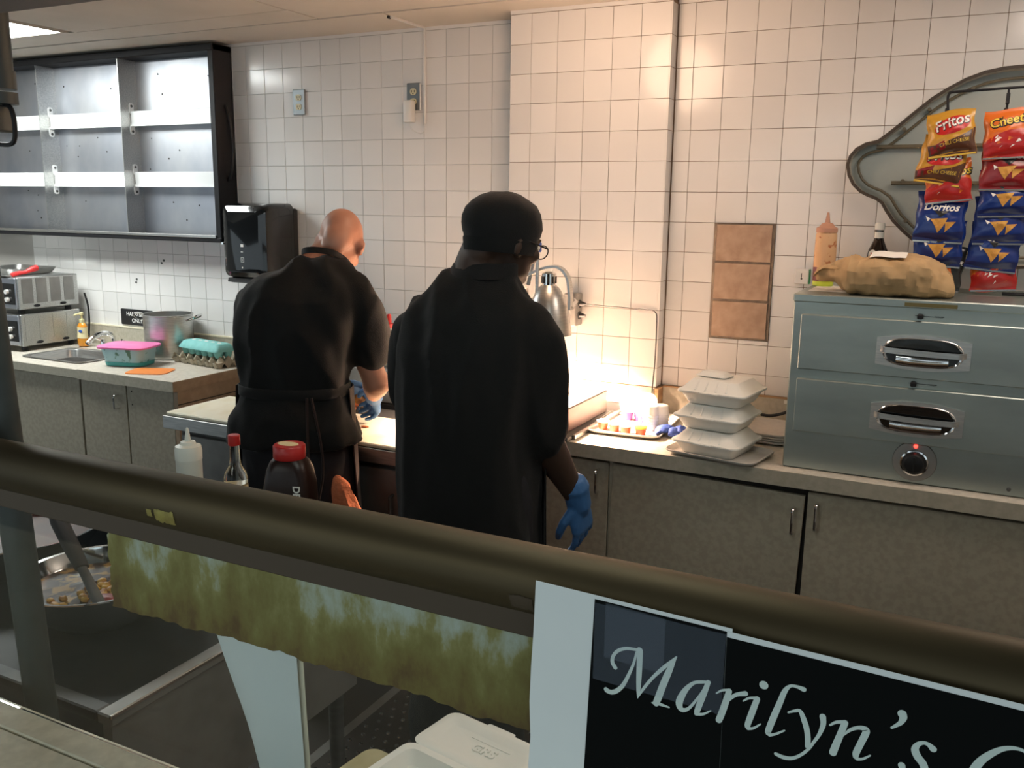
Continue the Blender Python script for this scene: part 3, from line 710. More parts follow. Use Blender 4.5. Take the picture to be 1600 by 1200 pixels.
d0 = part(t, 'door', B(1.335, 1.59, -.667, -.648, .10, .850, bev=.0015), 'laminate')
d1 = part(t, 'door', B(1.597, 1.910, -.667, -.648, .10, .850, bev=.0015), 'laminate')
bm = NB(); bx(bm, 1.926, 2.548, -.667, -.648, .10, .852, bev=.0015)
TL = Matrix.Translation((1.926, 0, .852)) @ Matrix.Rotation(R(1.6), 4, 'Y') @ Matrix.Translation((-1.926, 0, -.852))
bmesh.ops.transform(bm, matrix=TL, verts=bm.verts); d2 = part(t, 'door', bm, 'laminate', label='sagging middle door')
d3 = part(t, 'door', B(2.556, 3.2, -.667, -.648, .10, .850, bev=.0015), 'laminate')
part(t, 'door', B(3.206, 3.6, -.667, -.648, .10, .850, bev=.0015), 'laminate')
part(t, 'stile', B(1.912, 1.924, -.660, -.648, .10, .866), 'laminate_edge')
handle(t, 1.876, .824, .743, -.667, parent=d1); handle(t, 2.518, .796, .714, -.667, parent=d2); handle(t, 2.585, .820, .738, -.667, parent=d3)

# carving base with white board under the lamp
cs = thing('carving_base', 'raised steel serving base glowing under the heat lamp', 'warmer', (1.53, -.47, .911))
part(cs, 'body', B(1.335, 1.742, -.695, -.25, .925, 1.008, bev=.003), 'steel_base')
part(cs, 'base_flange', B(1.335, 1.772, -.70, -.24, .9112, .925, bev=.002), 'steel_dark')
part(cs, 'top_sheet', B(1.338, 1.740, -.692, -.252, 1.008, 1.016, bev=.002), 'steel_top', label='bright polished steel top')
tube_strip = NB(); bx(tube_strip, 1.774, 1.786, -.66, -.20, .9112, .930, bev=.003)
solo('steel_strip', 'narrow steel strip lying beside the raised serving base', 'strip', tube_strip, 'steel', (1.78, -.43, .911))
# heat lamp
hl = thing('heat_lamp', 'two-shade chrome heat lamp with arched steel arms over the serving base', 'lamp', (1.47, -.22, .91))
LX, LY = 1.583, -.46
def shade(lx, ly, dz=0):
    bm = NB(); prof = [(.022, 1.412), (.026, 1.405), (.040, 1.392), (.058, 1.36), (.072, 1.32), (.081, 1.275), (.085, 1.235), (.086, 1.226), (.083, 1.226), (.080, 1.27), (.069, 1.32), (.05, 1.365), (.02, 1.395)]
    lathe(bm, [(r, z+dz) for r, z in prof], (lx, ly, 0), 36, cap0=True, cap1=True); s = part(hl, 'shade', bm, 'steel', 60)
    bm = NB(); lathe(bm, [(.026, 1.405+dz), (.027, 1.446+dz), (.016, 1.452+dz)], (lx, ly, 0), 20); part(s, 'socket_cap', bm, 'chrome', 40)
    bm = NB()
    for k in range(10):
        a = 2*PI*k/10; bx(bm, -.003, .003, -.0008, .0008, 1.412+dz, 1.436+dz, mtx=Matrix.Translation((lx+.0268*math.cos(a), ly+.0268*math.sin(a), 0)) @ Matrix.Rotation(a+PI/2, 4, 'Z'))
    part(s, 'vent_slot', bm, 'seam_dark')
    bm = NB(); lathe(bm, [(.016, 1.375+dz), (.018, 1.35+dz), (.034, 1.31+dz), (.042, 1.285+dz), (.040, 1.268+dz), (.022, 1.256+dz), (.002, 1.253+dz)], (lx, ly, 0), 24); part(s, 'bulb', bm, 'bulb', 1, label='glowing frosted heat bulb')
    l = bpy.data.lights.new('heat_lamp_light', 'SPOT'); l.energy = SPOT_W*(1 if lx > 1.5 else .25); l.color = (1, .66, .46); l.spot_size = R(136); l.spot_blend = 1; l.shadow_soft_size = .03
    lo = link(bpy.data.objects.new('heat_lamp_light', l)); lo.location = (lx, ly, 1.236+dz)
shade(LX, LY, .010); shade(1.41, -.46, .010)
def band(pts, w, th):
    bm = NB(); fr = frames(pts); rs = []
    for p, u, v in fr:
        t = Vector((0, 1, 0)); n = (v if abs(v.y) < abs(u.y) else u); n = (n-t*n.dot(t)).normalized()
        rs.append([bm.verts.new(p+t*a*w/2+n*b*th/2) for a, b in ((-1, -1), (1, -1), (1, 1), (-1, 1))])
    skin_rings(bm, rs); return bm
part(hl, 'arm', band(spline([(1.382, -.46, 1.405), (1.442, -.46, 1.428), (1.502, -.46, 1.448), (1.572, -.46, 1.476), (1.622, -.46, 1.478), (1.656, -.46, 1.445), (1.668, -.46, 1.380), (1.669, -.46, 1.330)], 6), .028, .009), 'steel', 60, label='arched flat steel arm')
bm = NB(); tube(bm, [(1.382, -.46, 1.405), (1.382, -.24, 1.385), (1.382, -.22, 1.30), (1.382, -.22, .925)], .014, 12); part(hl, 'post', bm, 'chrome', 40)
bm = NB(); tube(bm, [(1.668, -.46, 1.338), (1.64, -.34, 1.345), (1.575, -.216, 1.345)], .008, 10); part(hl, 'stay', bm, 'chrome', 40)
bm = NB(); bx(bm, 1.33, 1.70, -.245, -.175, .9112, .925, bev=.003); part(hl, 'foot_plate', bm, 'steel_dark')
# surface outlet box on the column with two plugs
ob = thing('outlet_box', 'surface-mounted metal outlet box on the column with two black plugs', 'outlet', (1.558, YP, 1.30))
part(ob, 'box', B(1.535, 1.588, -.215, YP-.004, 1.236, 1.362, bev=.004), 'steel_dull')
for z in (1.322, 1.277):
    bm = NB(); tube(bm, [(1.588, -.18, z), (1.5905, -.18, z)], .016, 14); s = part(ob, 'socket', bm, 'black_plastic')
    bm = NB(); tube(bm, [(1.590, -.18, z), (1.602, -.18, z), (1.615, -.18, z)], [.010, .009, .004], 10); part(s, 'plug', bm, 'black_plastic', 40)
bm = NB(); tube(bm, spline([(1.612, -.18, 1.322), (1.68, -.168, 1.318), (1.76, -.156, 1.315), (1.84, -.153, 1.312), (1.885, -.153, 1.306), (1.893, -.153, 1.26), (1.893, -.153, 1.12), (1.893, -.168, 1.03), (1.890, -.172, .914)], 6), .0022, 6); solo('lamp_cord', 'thin cord running from the outlet box on the column to the worktop', 'cord', bm, 'black_plastic', (1.7, -.17, .92), 1)
# tongs hanging from the arm
tn = thing('tongs', 'steel tongs with a blue grip hanging over the heat lamp arm', 'tongs', (1.52, -.425, 1.33))
for a, b in (((1.546, -.485, 1.565), (1.550, -.49, 1.33)), ((1.544, -.47, 1.565), (1.497, -.455, 1.41))):
    a, b = V(a), V(b); d = b-a; bm = NB(); tube(bm, [a, a+d*.3, a+d*.7, b], [.005, .0065, .0065, .008], 8, sq=.5); part(tn, 'arm', bm, 'steel', 1)
bm = NB(); bx(bm, 1.534, 1.555, -.496, -.464, 1.530, 1.566, bev=.004); part(tn, 'grip', bm, 'cloth_blue', label='blue grip')
bm = NB(); tube(bm, [(1.544, -.478, 1.565), (1.544, -.478, 1.585)], [.009, .003], 8); part(tn, 'hinge', bm, 'black_plastic', 1)
bm = NB(); tube(bm, arc((1.545, -.478, 1.595), (.0085, 0, 0), (0, 0, .0085), 0, 2*PI*15/16, 15), .0014, 6, closed=True); part(tn, 'ring', bm, 'steel_dark', 1)
# leaning tray behind the cups
lt2 = Matrix.Translation((1.808, -.228, .9125)) @ Matrix.Rotation(R(-28), 4, 'X')
bm = NB(); secs = []
for y, e in ((0, -.008), (-.004, -.008), (-.013, .002), (-.010, .004), (.004, -.004)):
    p = rrect(-.135-e, .118+e, 0-e+.002, .092+e, .04, 5); secs.append([bm.verts.new(lt2 @ V(x, y, z)) for x, z in p])
skin_rings(bm, secs); solo('serving_tray', 'white oval tray leaning against the backsplash of the column', 'tray', bm, 'tray_white', (1.8, -.2, .912), 40)
def tray(name, label, cx, cy, w, d, rz, z, m='tray_grey', cat='tray', group=None, r=.03, h=.014):
    T = Matrix.Translation((cx, cy, z)) @ Matrix.Rotation(rz, 4, 'Z'); bm = NB(); secs = []
    for zz, e in ((.0, -.016), (.0035, -.012), (h, -.001), (h+.002, .001), (h, .003), (h-.004, .001)):
        pass
    for zz, e in ((h-.005, .001), (h, .002), (h+.001, 0), (h-.001, -.002), (.0035, -.013)):
        p = rrect(-w/2-e, w/2+e, -d/2-e, d/2+e, r, 5); secs.append([bm.verts.new(T @ V(x, y, zz)) for x, y in p])
    low = []
    for zz, e in ((.0, -.015),):
        p = rrect(-w/2-e, w/2+e, -d/2-e, d/2+e, r, 5); low.append([bm.verts.new(T @ V(x, y, zz)) for x, y in p])
    skin_rings(bm, low+secs); return solo(name, label, cat, bm, m, (cx, cy, z), 40, group)
tray('serving_tray', 'grey fast-food tray holding the small sauce cups', 1.895, -.365, .262, .36, R(4), .9115, 'tray_grey')
# portion cups
def pcup(x, y, z, fill, lid, label, group=None, r=.021, h=.028):
    t = thing('portion_cup', label, 'cup', (x, y, z), 0, group)
    bm = NB(); lathe(bm, [(r*.76, z), (r*.98, z+h*.86)], (x, y, 0), 18); part(t, 'sauce', bm, fill, 40)
    bm = NB(); lathe(bm, [(r*.98, z+h*.86), (r, z+h), (r*1.08, z+h), (r*1.08, z+h+.002), (r*.9, z+h+.004)], (x, y, 0), 18); part(t, 'lid', bm, lid, 40)
tz = .9155
rowx = (1.815, 1.862, 1.908, 1.958)
for i, x in enumerate(rowx[:3]):
    pcup(x, -.478-.012*i+(.0), tz, 'cup_red', 'lid_clear', ['leftmost lidded red sauce cup in the front row of the tray', 'second lidded red sauce cup in the front row of the tray', 'third lidded red sauce cup in the front row of the tray'][i], 'lidded red sauce cups')
pcup(1.962, -.498, tz, 'cup_red', 'yellow_green', 'red sauce cup with a yellow-green lid in the front row of the tray')
pcup(1.845, -.300, tz, 'purple', 'lid_clear', 'dark purple sauce cup at the back left of the tray', 'purple sauce cups', h=.034)
pcup(1.915, -.330, tz, 'magenta', 'lid_clear', 'magenta sauce cup beside the upside-down cup stacks', 'purple sauce cups', h=.034)
pcup(1.885, -.29, tz, 'purple', 'lid_clear', 'third purple sauce cup, mostly hidden at the back of the tray', 'purple sauce cups', h=.034)
for i, (x, y, lab) in enumerate(((1.967, -.405, 'nearer stack'), (1.995, -.375, 'farther stack'))):
    for k in range(6):
        z = tz+k*.0105; bm = NB(); lathe(bm, [(.0285, z), (.0285, z+.0022), (.027, z+.0028), (.0235, z+.034), (.021, z+.035)], (x, y, 0), 20)
        solo('foam_portion_cup', 'white foam portion cup upside down in the %s, %s' % (lab, ['lowest', 'second from the bottom', 'third from the bottom', 'third from the top', 'second from the top', 'topmost'][k]), 'cup', bm, 'foam_warm', (x, y, z), 40, group='upside-down foam portion cups')
# blue disposable glove / cloth
bm = NB()
def ruff(c, a, ln, w, seed):
    d = V(math.cos(a), math.sin(a), 0); s = V(-d.y, d.x, 0); secs = []
    for i in range(9):
        t = i/8; q = noise.noise(V(t*3, seed, 0))
        secs.append((V(c)+d*ln*t+V(0, 0, .010+.014*math.sin(t*PI)+.006*q), s*(w*(.25+.9*math.sin(min(t*1.25, 1)*PI*.62))), V(0, 0, .007+.006*(1-abs(2*t-1)))))
    loft(bm, secs, 10)
for a, l, w, s in ((R(200), .065, .030, 1), (R(170), .05, .02, 5), (R(-12), .06, .024, 2), (R(-75), .04, .018, 3), (R(40), .045, .02, 4)): ruff((2.062, -.435, .9125), a, l, w, s)
for v in bm.verts:
    v.co += V(0, 0, .004*noise.noise(v.co*90)); v.co.z = max(v.co.z, .9115)
solo('disposable_glove', 'crumpled blue disposable glove between the cup tray and the foam boxes', 'glove', bm, 'cloth_blue', (2.06, -.44, .911), 60)
# foam boxes on their tray
tray('serving_tray', 'pale tray under the stack of three foam boxes', 2.262, -.595, .30, .215, R(-10), .9115, 'tray_grey', r=.035, h=.016)
for k in range(4):
    tray('serving_tray', ['lowest tray', 'second tray from the bottom', 'third tray from the bottom', 'topmost tray'][k]+' of the low pile behind the foam boxes', 2.355, -.285, .17, .24, R(-3), .9115+k*.0085, 'tray_grey', group='piled serving trays', h=.012)
def clamshell(bm, w, d, closed=True):
    """square hinged foam box, closed: bottom and lid bodies"""
def fbox(name, label, T, group=None):
    t = thing(name, label, 'food box', T.translation, 0, group)
    w = .112
    bm = NB(); secs = []
    for z, e in ((0, -.027), (.002, -.025), (.036, -.006), (.037, .002), (.0405, .003)):
        p = rrect(-w-e, w+e, -w-e, w+e, .022, 4); secs.append([bm.verts.new(T @ V(x, y, z)) for x, y in p])
    skin_rings(bm, secs); part(t, 'base', bm, 'foam', 40)
    bm = NB(); secs = []
    for z, e in ((.041, .003), (.0445, .002), (.046, -.006), (.076, -.034), (.0775, -.037), (.0760, -.043)):
        p = rrect(-w-e, w+e, -w-e, w+e, .022 if e > -.01 else .014, 4); secs.append([bm.verts.new(T @ V(x, y, z)) for x, y in p])
    skin_rings(bm, secs)
    l = part(t, 'lid', bm, 'foam', 40)
    for dx in (-.052, -.018, .018, .052):      # moulded ribs on the sloping front of the lid
        bm = NB(); a, b = V(dx, -w+.008, .0478), V(dx*.9, -w+.036, .0765); u = (b-a)
        loft(bm, [(T @ a, T.to_3x3() @ V(.004, 0, 0), T.to_3x3() @ V(0, -.0014, .0014)), (T @ b, T.to_3x3() @ V(.003, 0, 0), T.to_3x3() @ V(0, -.0008, .0008))], 8); part(l, 'rib', bm, 'foam', 1)
    bm = NB(); prism(bm, [tuple((T @ V(x, y, 0)).xy) for x, y in rrect(-.03, .03, -w-.010, -w+.002, .005, 3)], 2, T.translation.z+.0395, T.translation.z+.0435); part(l, 'closing_tab', bm, 'foam')
    return t
for k, (x, y, a) in enumerate(((2.245, -.565, -10), (2.238, -.545, -7), (2.246, -.535, -8))):
    fbox('foam_box', ['bottom foam takeout box of the stack of three', 'middle foam takeout box of the stack of three', 'top foam takeout box of the stack of three'][k], Matrix.Translation((x, y, .9155+k*.0795)) @ Matrix.Rotation(R(a), 4, 'Z'), 'closed foam takeout boxes')
bm = NB(); T = Matrix.Translation((2.215, -.52, 1.1535)) @ Matrix.Rotation(R(-12), 4, 'Z'); secs = []
for z, e in ((0, .0), (.003, .001), (.004, -.004), (.014, -.014), (.014, -.02)):
    p = rrect(-.052-e, .052+e, -.036-e, .036+e, .01, 4); secs.append([bm.verts.new(T @ V(x, y, z)) for x, y in p])
skin_rings(bm, secs); solo('foam_dish', 'small white foam dish lying on top of the foam box stack', 'dish', bm, 'foam', (2.215, -.52, 1.1535), 40)
bm = NB(); tube(bm, spline([(2.30, -.14, .955), (2.34, -.15, .958), (2.39, -.16, .978), (2.43, -.17, 1.012), (2.46, -.17, 1.02)], 6), .0055, 8); wc2 = thing('warmer_cord', 'black power cord with a white tag running to the drawer warmer', 'cord', (2.38, -.16, .95)); part(wc2, 'cord', bm, 'black_plastic', 1)
part(wc2, 'tag', B(2.385, 2.425, -.185, -.182, 1.014, 1.026), 'label_white')

# ================================================================== DRAWER WARMER
OX0, OX1, OY, OZ0, OZ1 = 2.467, 3.215, -.630, .9115, 1.447
ov = thing('drawer_warmer', 'two-drawer stainless food warmer with a round dial on the right worktop', 'warmer', (2.84, -.38, .911))
part(ov, 'body', B(OX0, OX1, OY, -.13, OZ0, OZ1-.02, bev=.003), 'steel_oven')
part(ov, 'top_cap', B(OX0-.003, OX1+.003, OY-.004, -.125, OZ1-.024, OZ1, bev=.003), 'steel_oven')
def drawer(z0, z1):
    d = part(ov, 'drawer', B(2.492, 3.19, OY-.014, OY+.001, z0, z1, bev=.0025), 'steel_oven', label='wide steel drawer front')
    zc = (z0+z1)/2-.006; xc = 2.831; y = OY-.014
    bm = NB(); A = [(xc-.123, zc-.040)]; n = 14
    for i in range(n+1): t = i/n; A.append((xc-.123+.246*t, zc-.040-.012*math.sin(PI*t)))
    for i in range(n+1): t = i/n; A.append((xc+.123-.246*t, zc+.036+.014*math.sin(PI*t)))
    prism(bm, A[1:], 1, y-.006, y); h = part(d, 'handle_plate', bm, 'steel')
    # recessed cup: dark bowl edge plus curved floor plate
    bm = NB(); P = []
    for i in range(28):
        a = 2*PI*i/28; ca, sa = math.cos(a), math.sin(a); P.append((xc+.102*math.copysign(abs(ca)**.55, ca), zc-.001+.040*math.copysign(abs(sa)**.8, sa)))
    rs = []
    for s, yy in ((1.03, y-.0062), (1.0, y-.0085), (.95, y-.0068)): rs.append([bm.verts.new((xc+(px-xc)*s, yy, zc+(pz-zc)*s)) for px, pz in P])
    skin_rings(bm, rs, False, False); part(d, 'cup_rim', bm, 'chrome', 1)
    bm = NB(); rs = []
    for s, yy in ((.965, y-.0067), (.6, y-.0064), (.2, y-.0063)): rs.append([bm.verts.new((xc+(px-xc)*s, yy, zc+(pz-zc)*s)) for px, pz in P])
    skin_rings(bm, rs, False, True); part(d, 'cup_recess', bm, 'black_gloss')
    bm = NB(); loft(bm, [((xc-.068, y-.0085, zc-.024), (0, 0, .012), (0, .002, 0)), ((xc-.03, y-.0105, zc-.026), (0, 0, .014), (0, .003, 0)), ((xc+.03, y-.0105, zc-.026), (0, 0, .014), (0, .003, 0)), ((xc+.068, y-.0085, zc-.024), (0, 0, .012), (0, .002, 0))], 10); part(d, 'cup_floor', bm, 'chrome', 1)
    bm = NB(); pts = spline([(xc-.112, y-.008, zc+.004), (xc-.09, y-.020, zc+.003), (xc, y-.024, zc), (xc+.09, y-.020, zc-.001), (xc+.112, y-.008, zc)], 5); rs = []
    for p in pts: rs.append([bm.verts.new(p+V(0, a, b)) for a, b in ((-.002, -.008), (.002, -.008), (.002, .008), (-.002, .008))])
    skin_rings(bm, rs); part(d, 'grip_bar', bm, 'steel_h', 50)
    bm = NB(); bx(bm, xc-.024, xc-.008, OY-.022, OY-.001, z1+.006, z1+.020, bev=.003); part(ov, 'vent_slider', bm, 'black_plastic')
    part(ov, 'slider_scale', B(xc-.03, xc+.045, OY-.0006, OY, z1+.0125, z1+.0140), 'print_black')
    part(ov, 'lettering', stand_xz(text_bm('MOIST', .0075), (xc+.032, OY-.0008, z1+.0105)), 'print_black')
drawer(1.223, 1.388); drawer(1.031, 1.194)
part(ov, 'name_plate', B(2.771, 2.907, OY-.006, OY-.003, 1.4275, 1.4385), 'brass_plate', label='small brass name plate')
bm = NB(); kx, kz = 2.838, .979
rs = [ring(bm, V(kx, yy, kz), V(r, 0, 0), V(0, 0, r), 36) for r, yy in ((.060, OY-.0005), (.058, OY-.006), (.036, OY-.008), (.035, OY-.003))]
skin_rings(bm, rs, True, True); dl = part(ov, 'dial_ring', bm, 'steel_dull', 40)
bm = NB(); rs = [ring(bm, V(kx, yy, kz-.004), V(r, 0, 0), V(0, 0, r), 32) for r, yy in ((.038, OY-.006), (.038, OY-.010), (.034, OY-.011))]; skin_rings(bm, rs, False, False); part(dl, 'dial_rim', bm, 'chrome', 40)
bm = NB(); rs = [ring(bm, V(kx, yy, kz-.004), V(r, 0, 0), V(0, 0, r), 32) for r, yy in ((.034, OY-.005), (.033, OY-.012), (.026, OY-.026), (.024, OY-.027))]; skin_rings(bm, rs, True, True); bx(bm, kx-.003, kx+.003, OY-.031, OY-.024, kz-.026, kz+.018, bev=.001); part(dl, 'knob', bm, 'black_plastic', 40)
bm = NB(); uvs(bm, (kx, OY-.0085, kz+.046), .0055, .004, .0055, 12, 8); part(dl, 'indicator_light', bm, 'led_red', 1, label='glowing red indicator light')
for x in (3.085,):
    bm = NB(); uvs(bm, (x, OY-.001, .932), .006, .003, .006, 10, 6); part(ov, 'screw', bm, 'steel_dark', 1)
bm = NB(); bx(bm, 2.376, 2.424, YR-.022, YR-.004, 1.434, 1.486, bev=.003)
nl = thing('wall_switch', 'small pale switch box with green edge on tiles beside the squeeze bottle', 'switch', (2.40, YR, 1.46)); part(nl, 'box', bm, 'white_plastic')
part(nl, 'green_edge', B(2.4245, 2.4275, YR-.020, YR-.004, 1.434, 1.486), 'green_plastic', label='green edge'); part(nl, 'slot', B(2.399, 2.401, YR-.0226, YR-.0218, 1.456, 1.472), 'seam_dark'); part(nl, 'slot', B(2.397, 2.403, YR-.0226, YR-.0218, 1.450, 1.455), 'seam_dark')

# ---- things standing on the warmer
OT = 1.4475
bm = NB(); bx(bm, 2.488, 2.60, -.52, -.30, OT, OT+.0012); solo('paper_sheet', 'flat pale paper sheet under the brown bag and squeeze bottle', 'paper', bm, 'paper_white', (2.54, -.41, OT))
sq = thing('squeeze_bottle', 'clear squeeze bottle smeared with orange sauce on top of the drawer warmer', 'bottle', (2.500, -.318, OT))
SQ = (2.502, -.318); z = OT+.0015
bm = NB(); lathe(bm, [(.031, z), (.033, z+.004), (.033, z+.016), (.030, z+.018)], (*SQ, 0), 24); part(sq, 'base_cap', bm, 'yellow_green', 40, label='yellow-green base cap')
bm = NB(); lathe(bm, [(.034, z+.016), (.0345, z+.06), (.034, z+.061)], (*SQ, 0), 24); part(sq, 'sauce', bm, 'sauce_low', 40, label='dark red sauce at the bottom')
bm = NB(); lathe(bm, [(.034, z+.061), (.0345, z+.10), (.033, z+.165), (.029, z+.176)], (*SQ, 0), 24); part(sq, 'body', bm, 'sauce_squeeze', 40)
bm = NB(); lathe(bm, [(.0335, z+.172), (.0335, z+.186), (.024, z+.192), (.018, z+.200), (.008, z+.204)], (*SQ, 0), 24); part(sq, 'collar', bm, 'nozzle', 40)
bm = NB(); lathe(bm, [(.009, z+.20), (.004, z+.232), (.003, z+.236)], (*SQ, 0), 12); part(sq, 'nozzle', bm, 'nozzle', 40)
bb = thing('sauce_bottle', 'dark brown sauce bottle with a white cap behind the paper bag', 'bottle', (2.655, -.25, OT))
BBX = (2.655, -.25); z = OT
bm = NB(); lathe(bm, [(.030, z), (.033, z+.005), (.033, z+.098), (.029, z+.12), (.016, z+.15), (.0135, z+.16), (.0135, z+.188)], (*BBX, 0), 24, sx=1, sy=.8); part(bb, 'glass', bm, 'bbq', 40)
bm = NB(); lathe(bm, [(.0155, z+.184), (.0155, z+.203), (.013, z+.206)], (*BBX, 0), 18); part(bb, 'cap', bm, 'label_white', 40)
bm = NB(); lathe(bm, [(.0142, z+.158), (.0142, z+.178)], (*BBX, 0), 18, cap0=False, cap1=False, sx=1, sy=.84); part(bb, 'neck_label', bm, 'label_white', 1)
bm = NB(); uvs(bm, (BBX[0]-.013, BBX[1]-.0262, z+.104), .013, .0025, .017, 12, 8); k = part(bb, 'front_label', bm, 'label_white', 1); bm = NB(); bx(bm, BBX[0]-.018, BBX[0]-.015, BBX[1]-.0295, BBX[1]-.027, z+.094, z+.112); bx(bm, BBX[0]-.011, BBX[0]-.008, BBX[1]-.0295, BBX[1]-.027, z+.094, z+.112); part(k, 'lettering', bm, 'print_red')
# brown paper bag lying on its side, mouth twisted to the left
pb = thing('paper_bag', 'crumpled brown paper bag lying on top of the drawer warmer with a receipt', 'bag', (2.71, -.50, OT))
bm = NB(); secs = [(2.512, .054, .020, .014), (2.535, .058, .030, .019), (2.565, .060, .045, .026), (2.588, .056, .075, .043), (2.61, .052, .098, .050), (2.64, .051, .110, .050), (2.68, .054, .118, .053), (2.73, .055, .120, .054), (2.78, .058, .118, .058), (2.82, .053, .112, .053), (2.85, .043, .098, .042), (2.872, .031, .075, .030), (2.885, .022, .05, .016)]
rs = []
for i, (x, zc, hd, hh) in enumerate(secs):
    r_ = ring(bm, V(x, -.50+(.02 if x < 2.6 else 0), OT+zc), V(0, hd, 0), V(0, 0, hh), 28, 2.6)
    rs.append(r_)
# denser by interpolation
dense = []
for a, b in zip(rs, rs[1:]):
    dense.append(a)
    for k in (1, 2, 3): dense.append([bm.verts.new(p.co.lerp(q.co, k/4)) for p, q in zip(a, b)])
dense.append(rs[-1]); skin_rings(bm, dense)
for v in bm.verts:
    t = v.co*26; amp = .006
    fold = 1-abs(2*((noise.noise(V(v.co.x*22, v.co.y*14, v.co.z*30))+.5) % 1)-1)
    cen = V(v.co.x, -.50, OT+.05); d = (v.co-cen).normalized(); v.co += d*(.007*noise.noise(V(v.co.x*30, v.co.y*14, v.co.z*24))+.003*noise.noise(t*1.7))
    v.co.z = max(v.co.z, OT+.0006)
bmesh.ops.subdivide_edges(bm, edges=bm.edges[:], cuts=1, use_grid_fill=True, smooth=.4); bm.normal_update()
for v in bm.verts: q = v.co; v.co = q+v.normal*(.018*(.45-abs(noise.noise(V(q.x*16+3, q.y*10, q.z*13))))*1.0+.009*(.4-abs(noise.noise(V(q.x*34, q.y*18, q.z*26))))); v.co.z = max(v.co.z, OT+.0006)
part(pb, 'bag', bm, 'kraft', 22)
bm = NB()
for k in range(5):
    y = -.535+k*.022; pts = spline([(2.60, y, OT+.076+.012*noise.noise(V(k, 0, 0))), (2.56, y+.01, OT+.074+.008*math.sin(k)), (2.525, -.50+.01*k, OT+.062+.010*math.cos(k*2)), (2.500, -.505+.008*k, OT+.050)], 3)
    rr_ = []
    for i, p in enumerate(pts): rr_.append([bm.verts.new(p+V(0, a*.017, b)) for a, b in ((-1, -.002), (0, .006), (1, -.002), (0, -.008))])
    skin_rings(bm, rr_)
part(pb, 'rolled_mouth', bm, 'kraft', 40)
bm = NB(); gv = [[bm.verts.new((2.662+.098*i/6, -.585+.085*j/3, OT+.1145+.012*(j/3)-.004*((i-3)/3)**2+.002*math.sin(i*1.3))) for j in range(4)] for i in range(7)]
for i in range(6):
    for j in range(3): bm.faces.new((gv[i][j], gv[i+1][j], gv[i+1][j+1], gv[i][j+1]))
r_ = bmesh.ops.extrude_face_region(bm, geom=bm.faces[:]); bmesh.ops.translate(bm, vec=(0, 0, .0008), verts=[v for v in r_['geom'] if isinstance(v, bmesh.types.BMVert)])
part(pb, 'receipt', bm, 'paper_white', 1, label='white receipt stapled to the bag')

# ================================================================== CLOUD-SHAPED SIGN SHELL
cl = thing('sign_shell', 'large empty cloud-shaped sign shell with a raised rim on the right wall', 'sign', (3.05, YR, 1.85))
CP = [(2.528, 1.841), (2.534, 1.868), (2.552, 1.892), (2.580, 1.908), (2.617, 1.916), (2.645, 1.938), (2.68, 1.968), (2.721, 2.005), (2.765, 2.043), (2.807, 2.071), (2.858, 2.099), (2.91, 2.118), (2.96, 2.127), (3.013, 2.130), (3.08, 2.128), (3.15, 2.115), (3.22, 2.09), (3.29, 2.05), (3.36, 1.99), (3.42, 1.92), (3.47, 1.90), (3.52, 1.865), (3.53, 1.82), (3.50, 1.765), (3.45, 1.735), (3.41, 1.72), (3.37, 1.66), (3.31, 1.60), (3.24, 1.555), (3.15, 1.53), (3.03, 1.52), (2.93, 1.526), (2.85, 1.545), (2.80, 1.565), (2.755, 1.597), (2.72, 1.626), (2.685, 1.66), (2.66, 1.695), (2.646, 1.718), (2.624, 1.733), (2.60, 1.742), (2.575, 1.755), (2.551, 1.778), (2.535, 1.808)]
def inset(P, d):
    n = len(P); o = []
    for i in range(n):
        a, b, c = V(*P[i-1]), V(*P[i]), V(*P[(i+1) % n]); t = (c-a).normalized(); nn = V(t.y, -t.x); o.append(tuple(b+nn*d))
    return o
FYC = -.148
bm = NB(); prism(bm, inset(CP, .002), 1, YR-.008, YR-.0045); part(cl, 'back_sheet', bm, 'cloud_panel', label='dull grey-green back sheet')
bm = NB(); I = inset(CP, .004); rs = [[bm.verts.new((x, y, z)) for x, z in P] for P, y in ((CP, YR-.004), (CP, FYC), (I, FYC), (I, YR-.008))]
skin_rings(bm, rs, False, False); part(cl, 'rim', bm, 'cloud_rim', 40)
bm = NB(); J = inset(CP, -.005); J2 = inset(CP, .009); J2 = inset(CP, .005); rs = [[bm.verts.new((x, y, z)) for x, z in P] for P, y in ((J, FYC+.02), (J, FYC-.002), (J2, FYC-.002), (J2, FYC+.001), (CP, FYC+.002))]
skin_rings(bm, rs, False, False); part(cl, 'rim_trim', bm, 'cloud_edge', 40, label='dark trim along the rim')
bm = NB(); K = inset(CP, .028); tube(bm, [(x, YR-.022, z) for x, z in K], .0045, 8, closed=True); part(cl, 'neon_tube', bm, 'cloud_tube', 1)
for z, a, b in ((1.900, 2.61, 3.44), (1.783, 2.665, 3.40)):
    bm = NB(); tube(bm, [(a, YR-.024, z), (b, YR-.024, z)], .007, 10); part(cl, 'neon_tube', bm, 'cloud_tube', 1)
for x, z in ((2.69, 1.955), (2.76, 2.015), (2.70, 1.79), (2.72, 1.66), (2.88, 2.075)):
    bm = NB(); tube(bm, [(x, YR-.006, z), (x, YR-.034, z)], .006, 8); part(cl, 'tube_support', bm, 'cloud_tube', 1)
